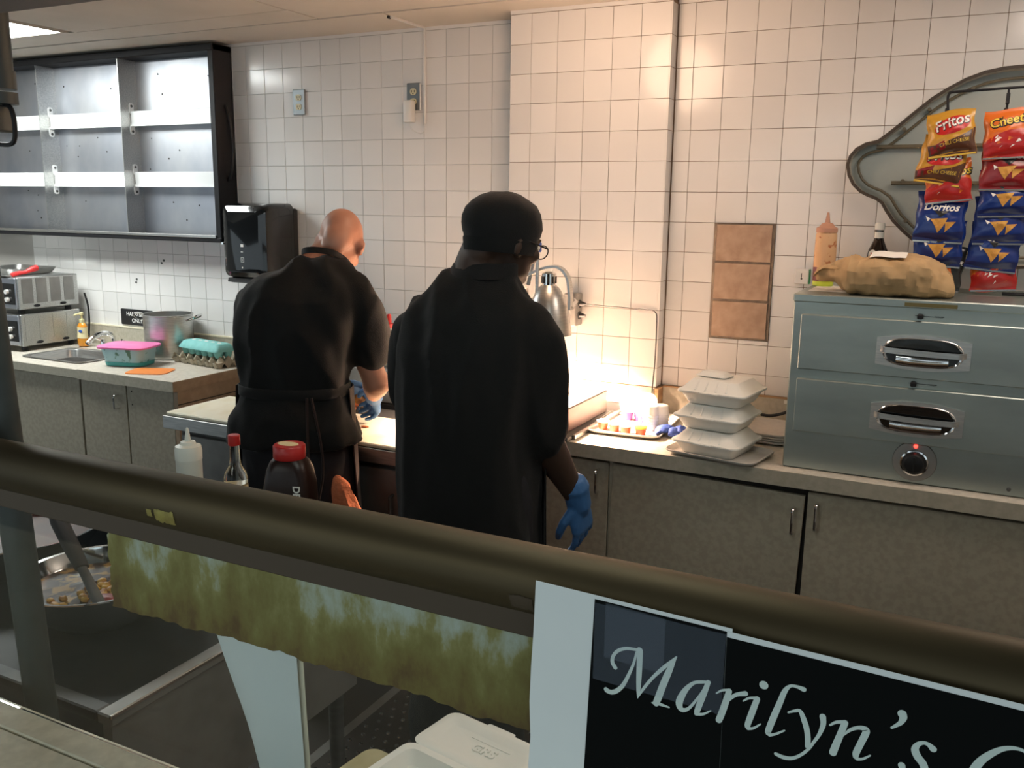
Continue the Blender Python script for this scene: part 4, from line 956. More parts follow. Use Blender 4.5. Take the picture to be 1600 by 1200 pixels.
# ================================================================== CHIP RACK
rk = thing('chip_rack', 'black wire display rack with clips holding snack bags on the drawer warmer', 'rack', (3.13, -.36, OT))
YB = -.345
bm = NB(); tube(bm, spline([(2.822, YB, 1.985), (2.818, YB, 2.02), (2.820, YB, 2.034), (2.832, YB, 2.040), (2.92, YB, 2.0435), (3.06, YB, 2.048), (3.12, YB, 2.046), (3.13, YB, 2.02), (3.13, YB, 1.90)], 6)+[V(3.13, YB, 1.50), V(3.13, YB, OT+.006)], .0038, 8); part(rk, 'wire_frame', bm, 'black_metal', 1)
bm = NB(); tube(bm, [(3.02, YB, OT+.006), (3.19, YB, OT+.006)], .005, 8); tube(bm, [(3.13, YB-.12, OT+.006), (3.13, YB+.12, OT+.006)], .005, 8); part(rk, 'foot', bm, 'black_metal', 1)
bm = NB(); tube(bm, [(2.976, YB, 2.046), (2.976, YB, 1.955)], .003, 8); part(rk, 'hook', bm, 'black_metal', 1)
bm = NB(); bx(bm, 2.971, 2.981, YB-.009, YB+.004, 2.000, 2.032, bev=.002); part(rk, 'clip', bm, 'black_plastic')
for sx in (2.821, 2.974): part(rk, 'clip_strip', B(sx-.006, sx+.006, YB+.030, YB+.032, 1.50, 1.985), 'black_plastic', label='thin dark clip strip')
for x, z in ((2.820, 1.975), (2.974, 1.97)):
    bm = NB(); bx(bm, x-.0055, x+.0055, YB-.034, YB-.002, z-.025, z+.018, bev=.003); part(rk, 'clip', bm, 'black_plastic')
def chip_bag(kind, label, x, y, z, w, h, tilt, seed, group):
    t = thing('chip_bag', label, 'snack bag', (x, y, z), 0, group); t.rotation_euler = (R(-9), R(-tilt), 0)
    th = .021
    def front(u, v):
        e = max(0, 1-u*u)**.5*max(0, 1-abs(v/.86)**2.6)**.75
        wr = noise.noise(V(u*2.2+seed, v*3.1, seed*1.7))*.22+noise.noise(V(u*5+seed, v*6, 2))*.10
        return -th*e*(1+wr)
    def pt(u, v, eps=0, back=False):
        edge = w/2*(1-.035*max(0, 1-abs(v))**.5)
        wob = .002*math.sin(v*7+seed)
        f = front(u, v)
        return V(u*edge+wob, (-f*.55 if back else f-eps), v*h/2+.0035*math.sin(u*3+seed)*abs(v))
    base = dict(fritos='bag_yellow', cheetos='bag_orange', blue='bag_blue', red='bag_dkred', bbq='bag_black')[kind]
    NU, NV = 18, 26; bm = NB()
    fr = [[bm.verts.new(pt(-1+2*i/NU, -1+2*j/NV)) for j in range(NV+1)] for i in range(NU+1)]
    bk = [[bm.verts.new(pt(-1+2*i/NU, -1+2*j/NV, 0, True)+V(0, .0006, 0)) for j in range(NV+1)] for i in range(NU+1)]
    for i in range(NU):
        for j in range(NV):
            bm.faces.new((fr[i][j], fr[i+1][j], fr[i+1][j+1], fr[i][j+1])); bm.faces.new((bk[i][j], bk[i][j+1], bk[i+1][j+1], bk[i+1][j]))
    for j in range(NV):
        for i, s in ((0, 1), (NU, -1)):
            q = (fr[i][j], fr[i][j+1], bk[i][j+1], bk[i][j]); bm.faces.new(q)
    for i in range(NU):
        for j in (0, NV): bm.faces.new((fr[i][j], fr[i+1][j], bk[i+1][j], bk[i][j]))
    part(t, 'bag', bm, base, 1, world=False)
    def patch(name, m, u0, u1, lo, hi, eps=.0005, n=16, k=14):
        bm = NB(); g = []
        for i in range(n+1):
            u = u0+(u1-u0)*i/n; a = lo(u) if callable(lo) else lo; b = hi(u) if callable(hi) else hi
            g.append([bm.verts.new(pt(u, a+(b-a)*j/k, eps)) for j in range(k+1)])
        for i in range(n):
            for j in range(k):
                try: bm.faces.new((g[i][j], g[i+1][j], g[i+1][j+1], g[i][j+1]))
                except ValueError: pass
        return part(t, name, bm, m, 1, world=False)
    def ell(name, m, cu, cv, ru, rv, rot, eps=.0008):
        bm = NB(); ca, sa = math.cos(rot), math.sin(rot); asp = w/h; rs = []
        for s in (1, .8, .6, .4, .2, .02):
            r_ = []
            for i in range(32):
                a = 2*PI*i/32; px, pz = ru*s*math.cos(a), rv*s*math.sin(a); r_.append(bm.verts.new(pt(cu+px*ca-pz*sa, cv+(px*sa+pz*ca)*asp, eps)))
            rs.append(r_)
        skin_rings(bm, rs, False, True); return part(t, name, bm, m, 1, world=False)
    def txt(s, m, cu, cv, size, rot=0, shear=.25, eps=.0013, bold=0, par=None):
        bm = text_bm(s, size, shear, bold=bold); ca, sa = math.cos(rot), math.sin(rot)
        bmesh.ops.subdivide_edges(bm, edges=[e for e in bm.edges if e.calc_length() > .008], cuts=1)
        for v in bm.verts:
            px, pz = v.co.x*ca-v.co.y*sa, v.co.x*sa+v.co.y*ca; v.co = pt(cu+px/(w/2), cv+pz/(h/2), eps)
        return part(par or t, 'lettering', bm, m, world=False)
    def tri(name, m, P, eps=.001, n=5):
        bm = NB(); a, b, c = [V(*p) for p in P]; g = {}
        for i in range(n+1):
            for j in range(n+1-i):
                q = a+(b-a)*(i/n)+(c-a)*(j/n); g[i, j] = bm.verts.new(pt(q.x, q.y, eps))
        for i in range(n):
            for j in range(n-i):
                bm.faces.new((g[i, j], g[i+1, j], g[i, j+1]))
                if i+j < n-1: bm.faces.new((g[i+1, j], g[i+1, j+1], g[i, j+1]))
        return part(t, name, bm, m, world=False)
    sw = -1+.14
    part(t, 'seal', (lambda b: (bx(b, -w/2+.002, w/2-.002, -.0012, .0012, -h/2-.001, -h/2+.004), b)[1])(NB()), 'silver' if kind != 'fritos' else 'bag_gold', world=False, label='pale crimped edge')
    if kind == 'fritos':
        patch('printed_band', 'bag_brown', -.99, .99, -.99, lambda u: -.36+.30*u+.22*u*u-(.12 if seed == 2 else 0))
        lo_ = .05 if seed == 2 else .30; e = ell('printed_logo', 'print_red', .08, lo_, .80, .36, .25)
        txt('Fritos', 'print_black', .09, lo_-.095, .042, .22, .3, .0011, .0013, e); txt('Fritos', 'print_white', .07, lo_-.075, .042, .22, .3, .0014, .0006, e)
        txt('CHILI CHEESE', 'print_yellow', .15, -.62 if seed == 2 else -.52, .0135, .12, .15, .0012)
        patch('printed_chips', 'bag_dkred', -.9, -.25, lambda u: -.80+.25*u+.2, lambda u: -.55+.35*(u+.9))
    elif kind == 'cheetos':
        patch('printed_band', 'bag_red', -.99, .99, -.99, lambda u: -.05+.16*u-.3*u*u+.15)
        cv_ = .08 if seed == 3 else .34; txt('Cheetos', 'print_black', .10, cv_, .036, .14, .2, .0009, .0028); txt('Cheetos', 'print_yellow', .09, cv_+.015, .036, .14, .2, .0013, .0006)
        for k in range(9):
            a = random.uniform(-.7, .6); b = random.uniform(-.72, .02); tri('printed_puff', 'print_white' if k % 3 else 'bag_orange', ((a, b), (a+random.uniform(.12, .26), b+random.uniform(.06, .12)), (a+random.uniform(.0, .14), b+random.uniform(.08, .18))))
    elif kind in ('blue', 'red'):
        if kind == 'blue': patch('printed_band', 'bag_navy', -.99, .99, -.99, lambda u: -.62+.1*u)
        dz = .22; txt('Doritos', 'print_white', .0, .26, .031, 0, .1, .0012, .0008)
        tri('printed_emblem', 'print_black', ((-.26, .24), (.36, .24), (.03, -.02)), .0009)
        tri('printed_chip', 'chip', ((-.40, -.10), (.32, -.04), (-.03, -.62))); tri('printed_chip', 'chip', ((.20, -.20), (.64, -.16), (.24, -.58)), .0012)
        tri('printed_flash', 'print_white', ((-.57, .0), (-.38, -.10), (-.50, -.20)), .0008)
    else:
        txt('BARBECUE', 'print_white', .10, .22, .016, -.05, 0); tri('printed_chip', 'bag_orange', ((-.3, .02), (.25, .05), (.45, -.3))); tri('printed_chip', 'bag_orange', ((-.3, .02), (.45, -.3), (-.2, -.42)))
    return t
LG = 'snack bags on the left clip strip'; RG = 'snack bags on the right clip strip'
for a in (('fritos', 'yellow and brown corn chip bag, topmost on the left strip', 2.838, -.392, 1.918, .130, .132, 7, 1, LG),
          ('fritos', 'yellow and brown corn chip bag, second from the top on the left strip', 2.822, -.380, 1.843, .130, .142, -9, 2, LG),
          ('cheetos', 'orange and red cheese puff bag, third from the top on the left strip', 2.842, -.370, 1.783, .128, .128, 7, 3, LG),
          ('blue', 'blue tortilla chip bag, fourth from the top on the left strip with its name showing', 2.832, -.362, 1.674, .140, .150, -2, 4, LG),
          ('blue', 'blue tortilla chip bag, fifth from the top on the left strip behind the paper bag', 2.834, -.352, 1.597, .140, .140, -3, 5, LG),
          ('bbq', 'black barbecue chip bag, lowest on the left strip beside the paper bag', 2.862, -.342, 1.522, .098, .135, -6, 6, LG),
          ('cheetos', 'orange and red cheese puff bag, topmost on the right strip', 2.992, -.392, 1.914, .140, .140, 3, 7, RG),
          ('red', 'dark red tortilla chip bag, second from the top on the right strip', 2.994, -.380, 1.824, .140, .140, 0, 8, RG),
          ('blue', 'blue tortilla chip bag, third from the top on the right strip', 2.997, -.370, 1.748, .140, .140, 2, 9, RG),
          ('blue', 'blue tortilla chip bag, fourth from the top on the right strip', 2.992, -.360, 1.668, .140, .140, 1, 10, RG),
          ('blue', 'blue tortilla chip bag, fifth from the top on the right strip', 2.985, -.352, 1.588, .140, .138, -5, 11, RG),
          ('cheetos', 'orange and red cheese puff bag, lowest on the right strip', 2.990, -.342, 1.527, .125, .135, 4, 12, RG)): chip_bag(*a)

# ================================================================== PEOPLE
def limb(bm, pts, n=14, sq=1.0):
    """pts: (x,y,z,r)"""
    P = [V(p[:3]) for p in pts]; fr = frames(P); secs = []
    r0 = pts[0][3]; t0 = (P[1]-P[0]).normalized(); r1 = pts[-1][3]; t1 = (P[-1]-P[-2]).normalized()
    u, v = fr[0][1], fr[0][2]; secs += [(P[0]-t0*r0*.95, u*r0*.25, v*r0*.25), (P[0]-t0*r0*.65, u*r0*.75, v*r0*.75)]
    for (p, u, v), q in zip(fr, pts): secs.append((p, u*q[3], v*q[3]*sq))
    u, v = fr[-1][1], fr[-1][2]; secs += [(P[-1]+t1*r1*.65, u*r1*.75, v*r1*.75*sq), (P[-1]+t1*r1*.95, u*r1*.25, v*r1*.25*sq)]
    loft(bm, secs, n)
def seg(a, b, r0, r1, n=4, bulge=0, bt=.3):
    out = []
    for i in range(n+1):
        t = i/n; p = V(a).lerp(V(b), t); out.append((p.x, p.y, p.z, r0+(r1-r0)*t+bulge*math.exp(-((t-bt)/.25)**2)))
    return out
def torso(bm, secs, n=28, pw=2.5):
    loft(bm, [((x, y, z), (hw, 0, 0), (0, hd, 0)) for x, y, z, hw, hd in secs], n, pw)
def folds(bm, amp, fs=(9, 9, 3), seed=0, zlim=None):
    bm.normal_update()
    for v in bm.verts:
        p = V(v.co.x*fs[0], v.co.y*fs[1], v.co.z*fs[2]+.6*v.co.x*fs[2])+V(seed, 0, 0)
        k = 1-2*abs(noise.noise(p)); v.co += v.normal*amp*(k-.55)+v.normal*amp*.5*noise.noise(p*2.3)
def head_shapes(bm, H, chin=1.0):
    def E(c, r, m=None, u=20, v=14):
        vs = uvs(bm, (0, 0, 0), *r, u=u, v=v, mtx=m); bmesh.ops.transform(bm, matrix=H @ Matrix.Translation(V(c)), verts=vs)
    E((0, -.012, .030), (.077, .098, .088)); E((0, .030, -.012), (.070, .066, .085)); E((0, .036, -.060), (.056, .058, .050))
    E((0, .074, -.088), (.030, .022, .020))
    E((0, .100, -.010), (.012, .016, .026), Matrix.Rotation(R(14), 4, 'X')); E((0, .108, -.026), (.017, .014, .011)); E((0, .086, .022), (.052, .014, .011))
    for s in (-1, 1):
        E((s*.079, -.008, -.014), (.010, .021, .033), Matrix.Rotation(R(-10), 4, 'X') @ Matrix.Rotation(R(s*18), 4, 'Z')); E((s*.076, .0, -.036), (.009, .011, .012))
        E((s*.042, .070, -.022), (.026, .022, .022))
    E((0, .090, -.052), (.024, .010, .007)); E((0, .088, -.064), (.021, .010, .008)); E((0, -.07, -.030), (.052, .040, .060))
def eyes(t, H, m='print_white'):
    for s in (-1, 1):
        bm = NB(); uvs(bm, (0, 0, 0), .0115, u=12, v=8); bmesh.ops.transform(bm, matrix=H @ Matrix.Translation((s*.031, .086, .004)), verts=bm.verts); e = part(t, 'eye', bm, 'label_white', 1, world=False)
        bm = NB(); uvs(bm, (0, 0, 0), .0055, u=10, v=6); bmesh.ops.transform(bm, matrix=H @ Matrix.Translation((s*.031, .0955, .003)), verts=bm.verts); part(e, 'iris', bm, 'hair_dark', 1, world=False)
def hand(wrist, d, n, side, curl=(.35, .5, .4), sc=1.0, vox=.0042, cuff=None, spread=.12):
    """palm, four unequal bent fingers and a thumb off the side of the palm; d along the hand, n out of the palm"""
    d = V(d).normalized(); n = V(n); n = (n-d*n.dot(d)).normalized(); s = d.cross(n)*side     # s: towards the thumb
    bm = NB(); W = V(wrist)
    secs = []
    for t, w, th in ((-.012, .024, .020), (.0, .029, .021), (.025, .036, .019), (.055, .042, .017), (.082, .043, .014), (.094, .038, .010)):
        secs.append((W+d*t*sc+s*.003, s*w*sc, n*th*sc))
    loft(bm, secs, 16, 2.4)
    for k, (off, ln, r) in enumerate(((.031, .072, .0098), (.0105, .080, .0102), (-.0105, .075, .0098), (-.031, .060, .0088))):
        p = W+d*.082*sc+s*off*sc; a = 0; pts = [(*(p-d*.012*sc), r*sc)]
        dirv = (d+s*(off*spread/.03)).normalized()
        for j, fr in enumerate((.46, .31, .23)):
            a += curl[j]*(1+.12*(k-1)); q = dirv*math.cos(a)+n*math.sin(a)
            pts.append((*p, r*sc*(1.04-.09*j))); p = p+q*ln*fr*sc
        pts.append((*p, r*.78*sc)); limb(bm, pts, 10)
    p = W+d*.022*sc+s*.026*sc+n*.004; q1 = (d*.62+s*.66+n*.42).normalized(); q2 = (d*.86+s*.22+n*.46).normalized(); q3 = (d*.9-s*.05+n*.45).normalized()
    a = p+q1*.036*sc; b = a+q2*.031*sc; c = b+q3*.024*sc
    limb(bm, [(*(p-q1*.01), .0155*sc), (*p, .0160*sc), (*a, .0125*sc), (*b, .0112*sc), (*c, .0088*sc)], 10)
    if cuff: limb(bm, cuff)
    return remeshed(bm, vox, 3, .5)

# ---- the bald cook at the prep table
p1 = thing('person', 'bald man in a black T-shirt and dark apron bending over the cutting board', 'person', (.970, -1.125, 0), R(22))
H1 = Matrix.Translation((.115, .175, 1.560)) @ Matrix.Rotation(R(12), 4, 'Z') @ Matrix.Rotation(R(-40), 4, 'X') @ Matrix.Rotation(R(8), 4, 'Y') @ Matrix.Scale(.95, 4)
SH_R, EL_R, WR_R = (.205, .055, 1.415), (.248, .105, 1.095), (.185, .325, 1.005)
SH_L, EL_L, WR_L = (-.160, .080, 1.400), (-.185, .20, 1.125), (.02, .40, 1.010)
bm = NB(); head_shapes(bm, H1)
limb(bm, [(.03, .085, 1.46, .066), (.06, .115, 1.50, .060), (.09, .145, 1.53, .056)])
torso(bm, ((0, 0, .92, .150, .105), (0, 0, 1.05, .140, .10), (0, .01, 1.2, .150, .105), (.01, .035, 1.32, .140, .09), (.02, .06, 1.39, .105, .065), (.035, .08, 1.44, .065, .05), (.05, .09, 1.48, .05, .045)))
for a, b, c in ((SH_R, EL_R, WR_R), (SH_L, EL_L, WR_L)):
    limb(bm, seg(V(a[0]*.80, a[1], a[2]-.06), b, .047, .044, 4)); limb(bm, seg(b, c, .047, .029, 5, .004, .25))
dR, dL = (-.02, .13, -.10), (.09, .10, -.05)
for c, d in ((WR_R, dR), (WR_L, dL)): limb(bm, seg(c, V(c)+V(d)*.45, .027, .022, 3), sq=.8)
for s in (-1, 1): limb(bm, seg((s*.085, -.005, .93), (s*.095, .01, .50), .085, .058, 5)); limb(bm, seg((s*.095, .01, .50), (s*.10, -.02, .09), .056, .040, 5, .012, .25)); limb(bm, [(s*.10, -.04, .05, .036), (s*.105, .05, .045, .038), (s*.11, .13, .036, .032)])
part(p1, 'body', remeshed(bm, .008, 5), 'skin_light', 1, world=False); eyes(p1, H1)
# T-shirt
bm = NB()
torso(bm, ((0, -.015, .915, .232, .165), (0, -.015, .922, .234, .167), (0, -.012, 1.0, .206, .150), (0, -.005, 1.075, .176, .130), (0, 0, 1.105, .172, .128), (0, .005, 1.15, .182, .138), (0, .015, 1.25, .196, .148), (.010, .035, 1.34, .205, .145), (.022, .052, 1.415, .196, .122), (.036, .066, 1.460, .160, .100), (.052, .080, 1.495, .112, .085), (.066, .092, 1.518, .080, .070)))
for a, b in ((SH_R, EL_R), (SH_L, EL_L)):
    a, b = V(a), V(b); e = a.lerp(b, .62); a2 = V(a.x*.80+.02, a.y, a.z-.012); limb(bm, [(a.x*.45+.04, a.y+.01, a.z+.018, .062), (*a2, .072), (*a.lerp(b, .2), .074), (*a.lerp(b, .4), .077), (*e, .078)])
bm = remeshed(bm, .011, 14); folds(bm, .015, (8, 8, 4), 3); part(p1, 'shirt', bm, 'cloth_black', 1, world=False, label='loose black short-sleeved T-shirt')
bm = NB(); limb(bm, [(0, 0, .95, .10), (0, 0, .90, .12)])
for s in (-1, 1): limb(bm, [(s*.08, -.01, .97, .105), (s*.09, 0, .75, .098), (s*.097, .01, .5, .082), (s*.10, -.005, .25, .074), (s*.102, -.01, .10, .076)])
bm = remeshed(bm, .014, 4); folds(bm, .010, (8, 8, 5), 9); part(p1, 'trousers', bm, 'cloth_pants', 1, world=False)
for s in (-1, 1):
    bm = NB(); loft(bm, [((s*.10, -.095, .03), (.030, 0, 0), (0, 0, .028)), ((s*.10, -.085, .045), (.040, 0, 0), (0, 0, .044)), ((s*.102, -.02, .055), (.044, 0, 0), (0, 0, .054)), ((s*.106, .06, .042), (.048, 0, 0), (0, 0, .041)), ((s*.11, .14, .034), (.046, 0, 0), (0, 0, .033)), ((s*.112, .185, .028), (.028, 0, 0), (0, 0, .024))], 16, 2.6); part(p1, 'shoe', bm, 'leather', 40, world=False)
# apron: neck strap, waist string, front panel and hanging ties
ap_pts = spline([(p_[0]+.072, p_[1]+.0, p_[2]-.028) for p_ in ((-.074, .150, 1.525), (-.068, .095, 1.553), (-.040, .052, 1.568), (.010, .038, 1.570), (.058, .060, 1.558), (.086, .110, 1.528), (.090, .16, 1.49))], 5)
bm = NB(); rs = []
for (p, u, v) in frames(ap_pts): rs.append([bm.verts.new(p+V(0, .30, .95)*a*.010+V(0, -.95, .3)*b*.002) for a, b in ((-1, -1), (1, -1), (1, 1), (-1, 1))])
skin_rings(bm, rs); ap = part(p1, 'apron_neck_strap', bm, 'cloth_black2', 50, world=False)
bm = NB(); rs = []
for z, e in ((1.075, .004), (1.078, .008), (1.108, .008), (1.111, .004)): rs.append(ring(bm, V(0, -.002, z), V(.173+e, 0, 0), V(0, .130+e, 0), 40, 2.5))
skin_rings(bm, rs, False, False); part(p1, 'apron_string', bm, 'cloth_black2', 60, world=False)
bm = NB(); g = []
for i in range(25):
    a = R(-100+200*i/24); row = []
    for j in range(15):
        z = 1.10-.60*j/14; k = 1+.16*j/14+.03*math.sin(i*1.1)*j/14; row.append(bm.verts.new((.19*k*math.sin(a), -.005+.155*k*math.cos(a), z)))
    g.append(row)
for i in range(24):
    for j in range(14): bm.faces.new((g[i][j], g[i+1][j], g[i+1][j+1], g[i][j+1]))
r_ = bmesh.ops.extrude_face_region(bm, geom=bm.faces[:])
for v in [q for q in r_['geom'] if isinstance(q, bmesh.types.BMVert)]: v.co += V(v.co.x, v.co.y, 0).normalized()*.004
part(p1, 'apron_panel', bm, 'cloth_black_lit', 1, world=False, label='black apron panel wrapped round the front, warm light painted in as brown')
for pts in ([(.085, -.150, 1.09), (.09, -.168, .98), (.095, -.175, .86), (.115, -.165, .77)], [(.10, -.150, 1.09), (.13, -.165, .95), (.135, -.165, .85), (.12, -.165, .765)]):
    bm = NB(); tube(bm, spline(pts, 5), .0045, 6); part(p1, 'apron_tie', bm, 'cloth_black_lit', 1, world=False)
gl = hand(WR_R, dR, (-.75, .1, -.5), 1, (.5, .6, .4), 1.05, .0042, [(*(V(WR_R)-V(dR)*.28), .036), (*(V(WR_R)-V(dR)*.05), .034), (*(V(WR_R)+V(dR)*.15), .033)]); part(p1, 'glove', gl, 'glove_blue', 1, world=False, label='blue disposable glove')
gl = hand(WR_L, dL, (.75, .1, -.5), -1, (.5, .6, .4), 1.05, .0042, [(*(V(WR_L)-V(dL)*.28), .036), (*(V(WR_L)-V(dL)*.05), .034), (*(V(WR_L)+V(dL)*.15), .033)]); part(p1, 'glove', gl, 'glove_blue', 1, world=False, label='blue disposable glove')
# orange cloth tucked in at his hip
bm = NB(); secs = []
for t, w, d in ((0, .006, .006), (.08, .016, .014), (.3, .027, .022), (.6, .038, .028), (.82, .046, .028), (.93, .036, .020), (1, .020, .010)):
    z = .845-.150*t; secs.append(ring(bm, V(1.198+.030*t, -1.205+.01*t, z), V(w, .3*w, 0), V(-.2*d, d, 0), 20, 2.2))
dn = []
for a, b in zip(secs, secs[1:]):
    dn.append(a)
    for k in (1, 2): dn.append([bm.verts.new(p.co.lerp(q.co, k/3)) for p, q in zip(a, b)])
dn.append(secs[-1]); skin_rings(bm, dn); bm.normal_update()
for v in bm.verts: v.co += v.normal*.010*(noise.noise(V(v.co.x*70, v.co.y*70, v.co.z*14))-.1)
solo('towel', 'orange cloth tucked in at the hip of the bald cook', 'towel', bm, 'towel', (1.20, -1.20, .69), 1)

# ---- the cook in the black cap
p2 = thing('person', 'man in a black cap, glasses and loose black chef coat with a blue glove', 'person', (1.728, -1.30, 0), R(4))
H2 = Matrix.Translation((.066, .085, 1.600)) @ Matrix.Rotation(R(-31), 4, 'Z') @ Matrix.Rotation(R(-16), 4, 'X') @ Matrix.Scale(1.0, 4)
SR, ER, WR = (.172, .035, 1.405), (.190, .065, 1.070), (.270, .165, .865)
SL, EL, WL = (-.172, .045, 1.398), (-.235, .12, 1.12), (-.12, .36, 1.06)
bm = NB(); head_shapes(bm, H2)
limb(bm, [(0, .045, 1.46, .080), (.01, .055, 1.53, .074), (.02, .072, 1.58, .068)])
torso(bm, ((0, 0, .92, .165, .12), (0, 0, 1.05, .160, .125), (0, .01, 1.2, .165, .125), (0, .02, 1.35, .155, .105), (0, .03, 1.41, .13, .08), (0, .04, 1.46, .10, .07), (0, .045, 1.51, .08, .065)))
for a, b, c in ((SR, ER, WR), (SL, EL, WL)): limb(bm, seg(V(a[0]*.84, a[1], a[2]-.035), b, .053, .048, 4)); limb(bm, seg(b, c, .051, .031, 5, .006, .25))
dR2, dL2 = (.10, .30, -.95), (.5, .8, -.2)
limb(bm, seg(WR, V(WR)+V(dR2)*.06, .028, .020, 3), sq=.8)
for s in (-1, 1): limb(bm, seg((s*.09, -.005, .93), (s*.10, .01, .50), .09, .06, 5)); limb(bm, seg((s*.10, .01, .50), (s*.105, -.02, .09), .058, .042, 5, .012, .25)); limb(bm, [(s*.105, -.04, .05, .036), (s*.11, .05, .045, .038), (s*.115, .13, .036, .032)])
part(p2, 'body', remeshed(bm, .008, 5), 'skin_dark', 1, world=False); eyes(p2, H2)
lh = hand(WL, dL2, (.2, -.1, -1), -1, (.3, .4, .3), 1.05, .0045, [(*(V(WL)-V(dL2)*.03), .036), (*(V(WL)+V(dL2)*.02), .033)]); part(p2, 'glove', lh, 'glove_blue', 1, world=False, label='blue disposable glove')
bm = NB()
torso(bm, ((0, -.01, .62, .206, .165), (0, -.01, .63, .208, .168), (0, -.008, .80, .202, .165), (0, -.005, .95, .196, .162), (0, -.002, 1.08, .192, .162), (0, .0, 1.2, .194, .163), (0, .008, 1.31, .194, .154), (0, .022, 1.395, .184, .128), (0, .034, 1.445, .155, .104), (.002, .043, 1.478, .130, .090), (.005, .048, 1.502, .100, .082), (.008, .052, 1.520, .090, .078)), 30, 2.6)
for a, b in ((SR, ER), (SL, EL)):
    a, b = V(a), V(b); a2 = V(a.x*.80, a.y, a.z-.016); limb(bm, [(a.x*.45, a.y+.01, a.z+.016, .060), (*a2, .070), (*a.lerp(b, .22), .079), (*a.lerp(b, .5), .083), (*a.lerp(b, .75), .081), (*a.lerp(b, .97), .080)])
bm = remeshed(bm, .011, 14); folds(bm, .016, (8, 8, 2.6), 21); part(p2, 'coat', bm, 'cloth_black', 1, world=False, label='loose black short-sleeved chef coat')
bm = NB(); rs = []
for z, e in ((1.500, .001), (1.500, .008), (1.538, .000), (1.542, -.006), (1.530, -.012)): rs.append(ring(bm, V(.012+.3*(z-1.50), .054+.2*(z-1.50), z+0), V(.093+e, 0, 0), V(0, .079+e, 0), 32))
skin_rings(bm, rs, False, False); part(p2, 'collar', bm, 'cloth_black2', 60, world=False)
# apron worn over the coat: back edges and waist string
bm = NB(); g = []
for i in range(27):
    a = R(-78+156*i/26); row = []
    for j in range(17):
        z = 1.28-.72*j/16; k = 1.02+.05*j/16+.012*math.sin(i*.9+j*.2); row.append(bm.verts.new((.203*k*math.copysign(abs(math.sin(a))**.8, math.sin(a)), .004+.170*k*math.copysign(abs(math.cos(a))**.8, math.cos(a)), z)))
    g.append(row)
for i in range(26):
    for j in range(16):
        bm.faces.new((g[i][j], g[i+1][j], g[i+1][j+1], g[i][j+1]))
bmesh.ops.delete(bm, geom=[v for v in bm.verts if not v.link_faces], context='VERTS')
r_ = bmesh.ops.extrude_face_region(bm, geom=bm.faces[:])
for v in [q for q in r_['geom'] if isinstance(q, bmesh.types.BMVert)]: v.co += V(v.co.x, v.co.y, 0).normalized()*.004
part(p2, 'apron_panel', bm, 'cloth_black2', 1, world=False)
bm = NB(); limb(bm, [(0, 0, .95, .10), (0, 0, .90, .12)])
for s in (-1, 1): limb(bm, [(s*.085, -.01, .97, .11), (s*.095, 0, .75, .10), (s*.10, .01, .5, .085), (s*.105, -.005, .25, .076), (s*.107, -.01, .10, .078)])
bm = remeshed(bm, .014, 4); folds(bm, .010, (8, 8, 5), 5); part(p2, 'trousers', bm, 'cloth_pants', 1, world=False)
for s in (-1, 1):
    bm = NB(); loft(bm, [((s*.105, -.095, .03), (.030, 0, 0), (0, 0, .028)), ((s*.105, -.085, .045), (.040, 0, 0), (0, 0, .044)), ((s*.107, -.02, .055), (.044, 0, 0), (0, 0, .054)), ((s*.111, .06, .042), (.048, 0, 0), (0, 0, .041)), ((s*.115, .14, .034), (.046, 0, 0), (0, 0, .033)), ((s*.117, .185, .028), (.028, 0, 0), (0, 0, .024))], 16, 2.6); part(p2, 'shoe', bm, 'leather', 40, world=False)
gl = hand(WR, dR2, (-.8, .25, 0), -1, (.25, .35, .3), 1.12, .0044, [(*(V(WR)-V(dR2)*.045), .042), (*(V(WR)-V(dR2)*.03), .0385), (*(V(WR)+V(dR2)*.02), .036)]); part(p2, 'glove', gl, 'glove_blue', 1, world=False, label='blue disposable glove hanging by the cabinet')
# cap
bm = NB(); rs = []
for z, s in ((-.030, .985), (-.026, 1.03), (.0, 1.05), (.010, 1.10), (.030, 1.15), (.050, 1.14), (.072, 1.06), (.092, .90), (.107, .68), (.117, .42), (.121, .18), (.122, .02)):
    rs.append(ring(bm, V(0, -.010-.10*max(0, -z+.02)*0, z), V(.083*s, 0, 0), V(0, .103*s, 0), 36))
skin_rings(bm, rs, False, True)
T2 = H2 @ Matrix.Translation((0, -.004, .006)) @ Matrix.Rotation(R(10), 4, 'X')
bmesh.ops.transform(bm, matrix=T2, verts=bm.verts); bm.normal_update()
for v in bm.verts: v.co += v.normal*.004*noise.noise(v.co*28)
part(p2, 'cap', bm, 'cloth_black2', 40, world=False, label='black skull cap')
bm = NB(); rs = []
for z, s in ((-.040, .985), (-.042, 1.015), (-.010, 1.07), (-.006, 1.06), (-.008, 1.03)): rs.append(ring(bm, V(0, -.010, z), V(.083*s, 0, 0), V(0, .103*s, 0), 36))
skin_rings(bm, rs, False, False); bmesh.ops.transform(bm, matrix=T2, verts=bm.verts); part(p2, 'cap_band', bm, 'cloth_black', 40, world=False)
bm = NB()
for s in (-1, 1):
    tube(bm, [H2 @ V(s*.083, -.012, .002), H2 @ V(s*.081, .03, .006), H2 @ V(s*.070, .098, .004)], .0022, 6)
    tube(bm, [H2 @ p for p in arc((s*.034, .107, -.004), (.027, 0, 0), (0, 0, .019), 0, 2*PI*23/24, 23)], .0018, 6, closed=True)
tube(bm, [H2 @ V(-.008, .112, .0), H2 @ V(.008, .112, .0)], .002, 6)
part(p2, 'glasses', bm, 'black_metal', 1, world=False)
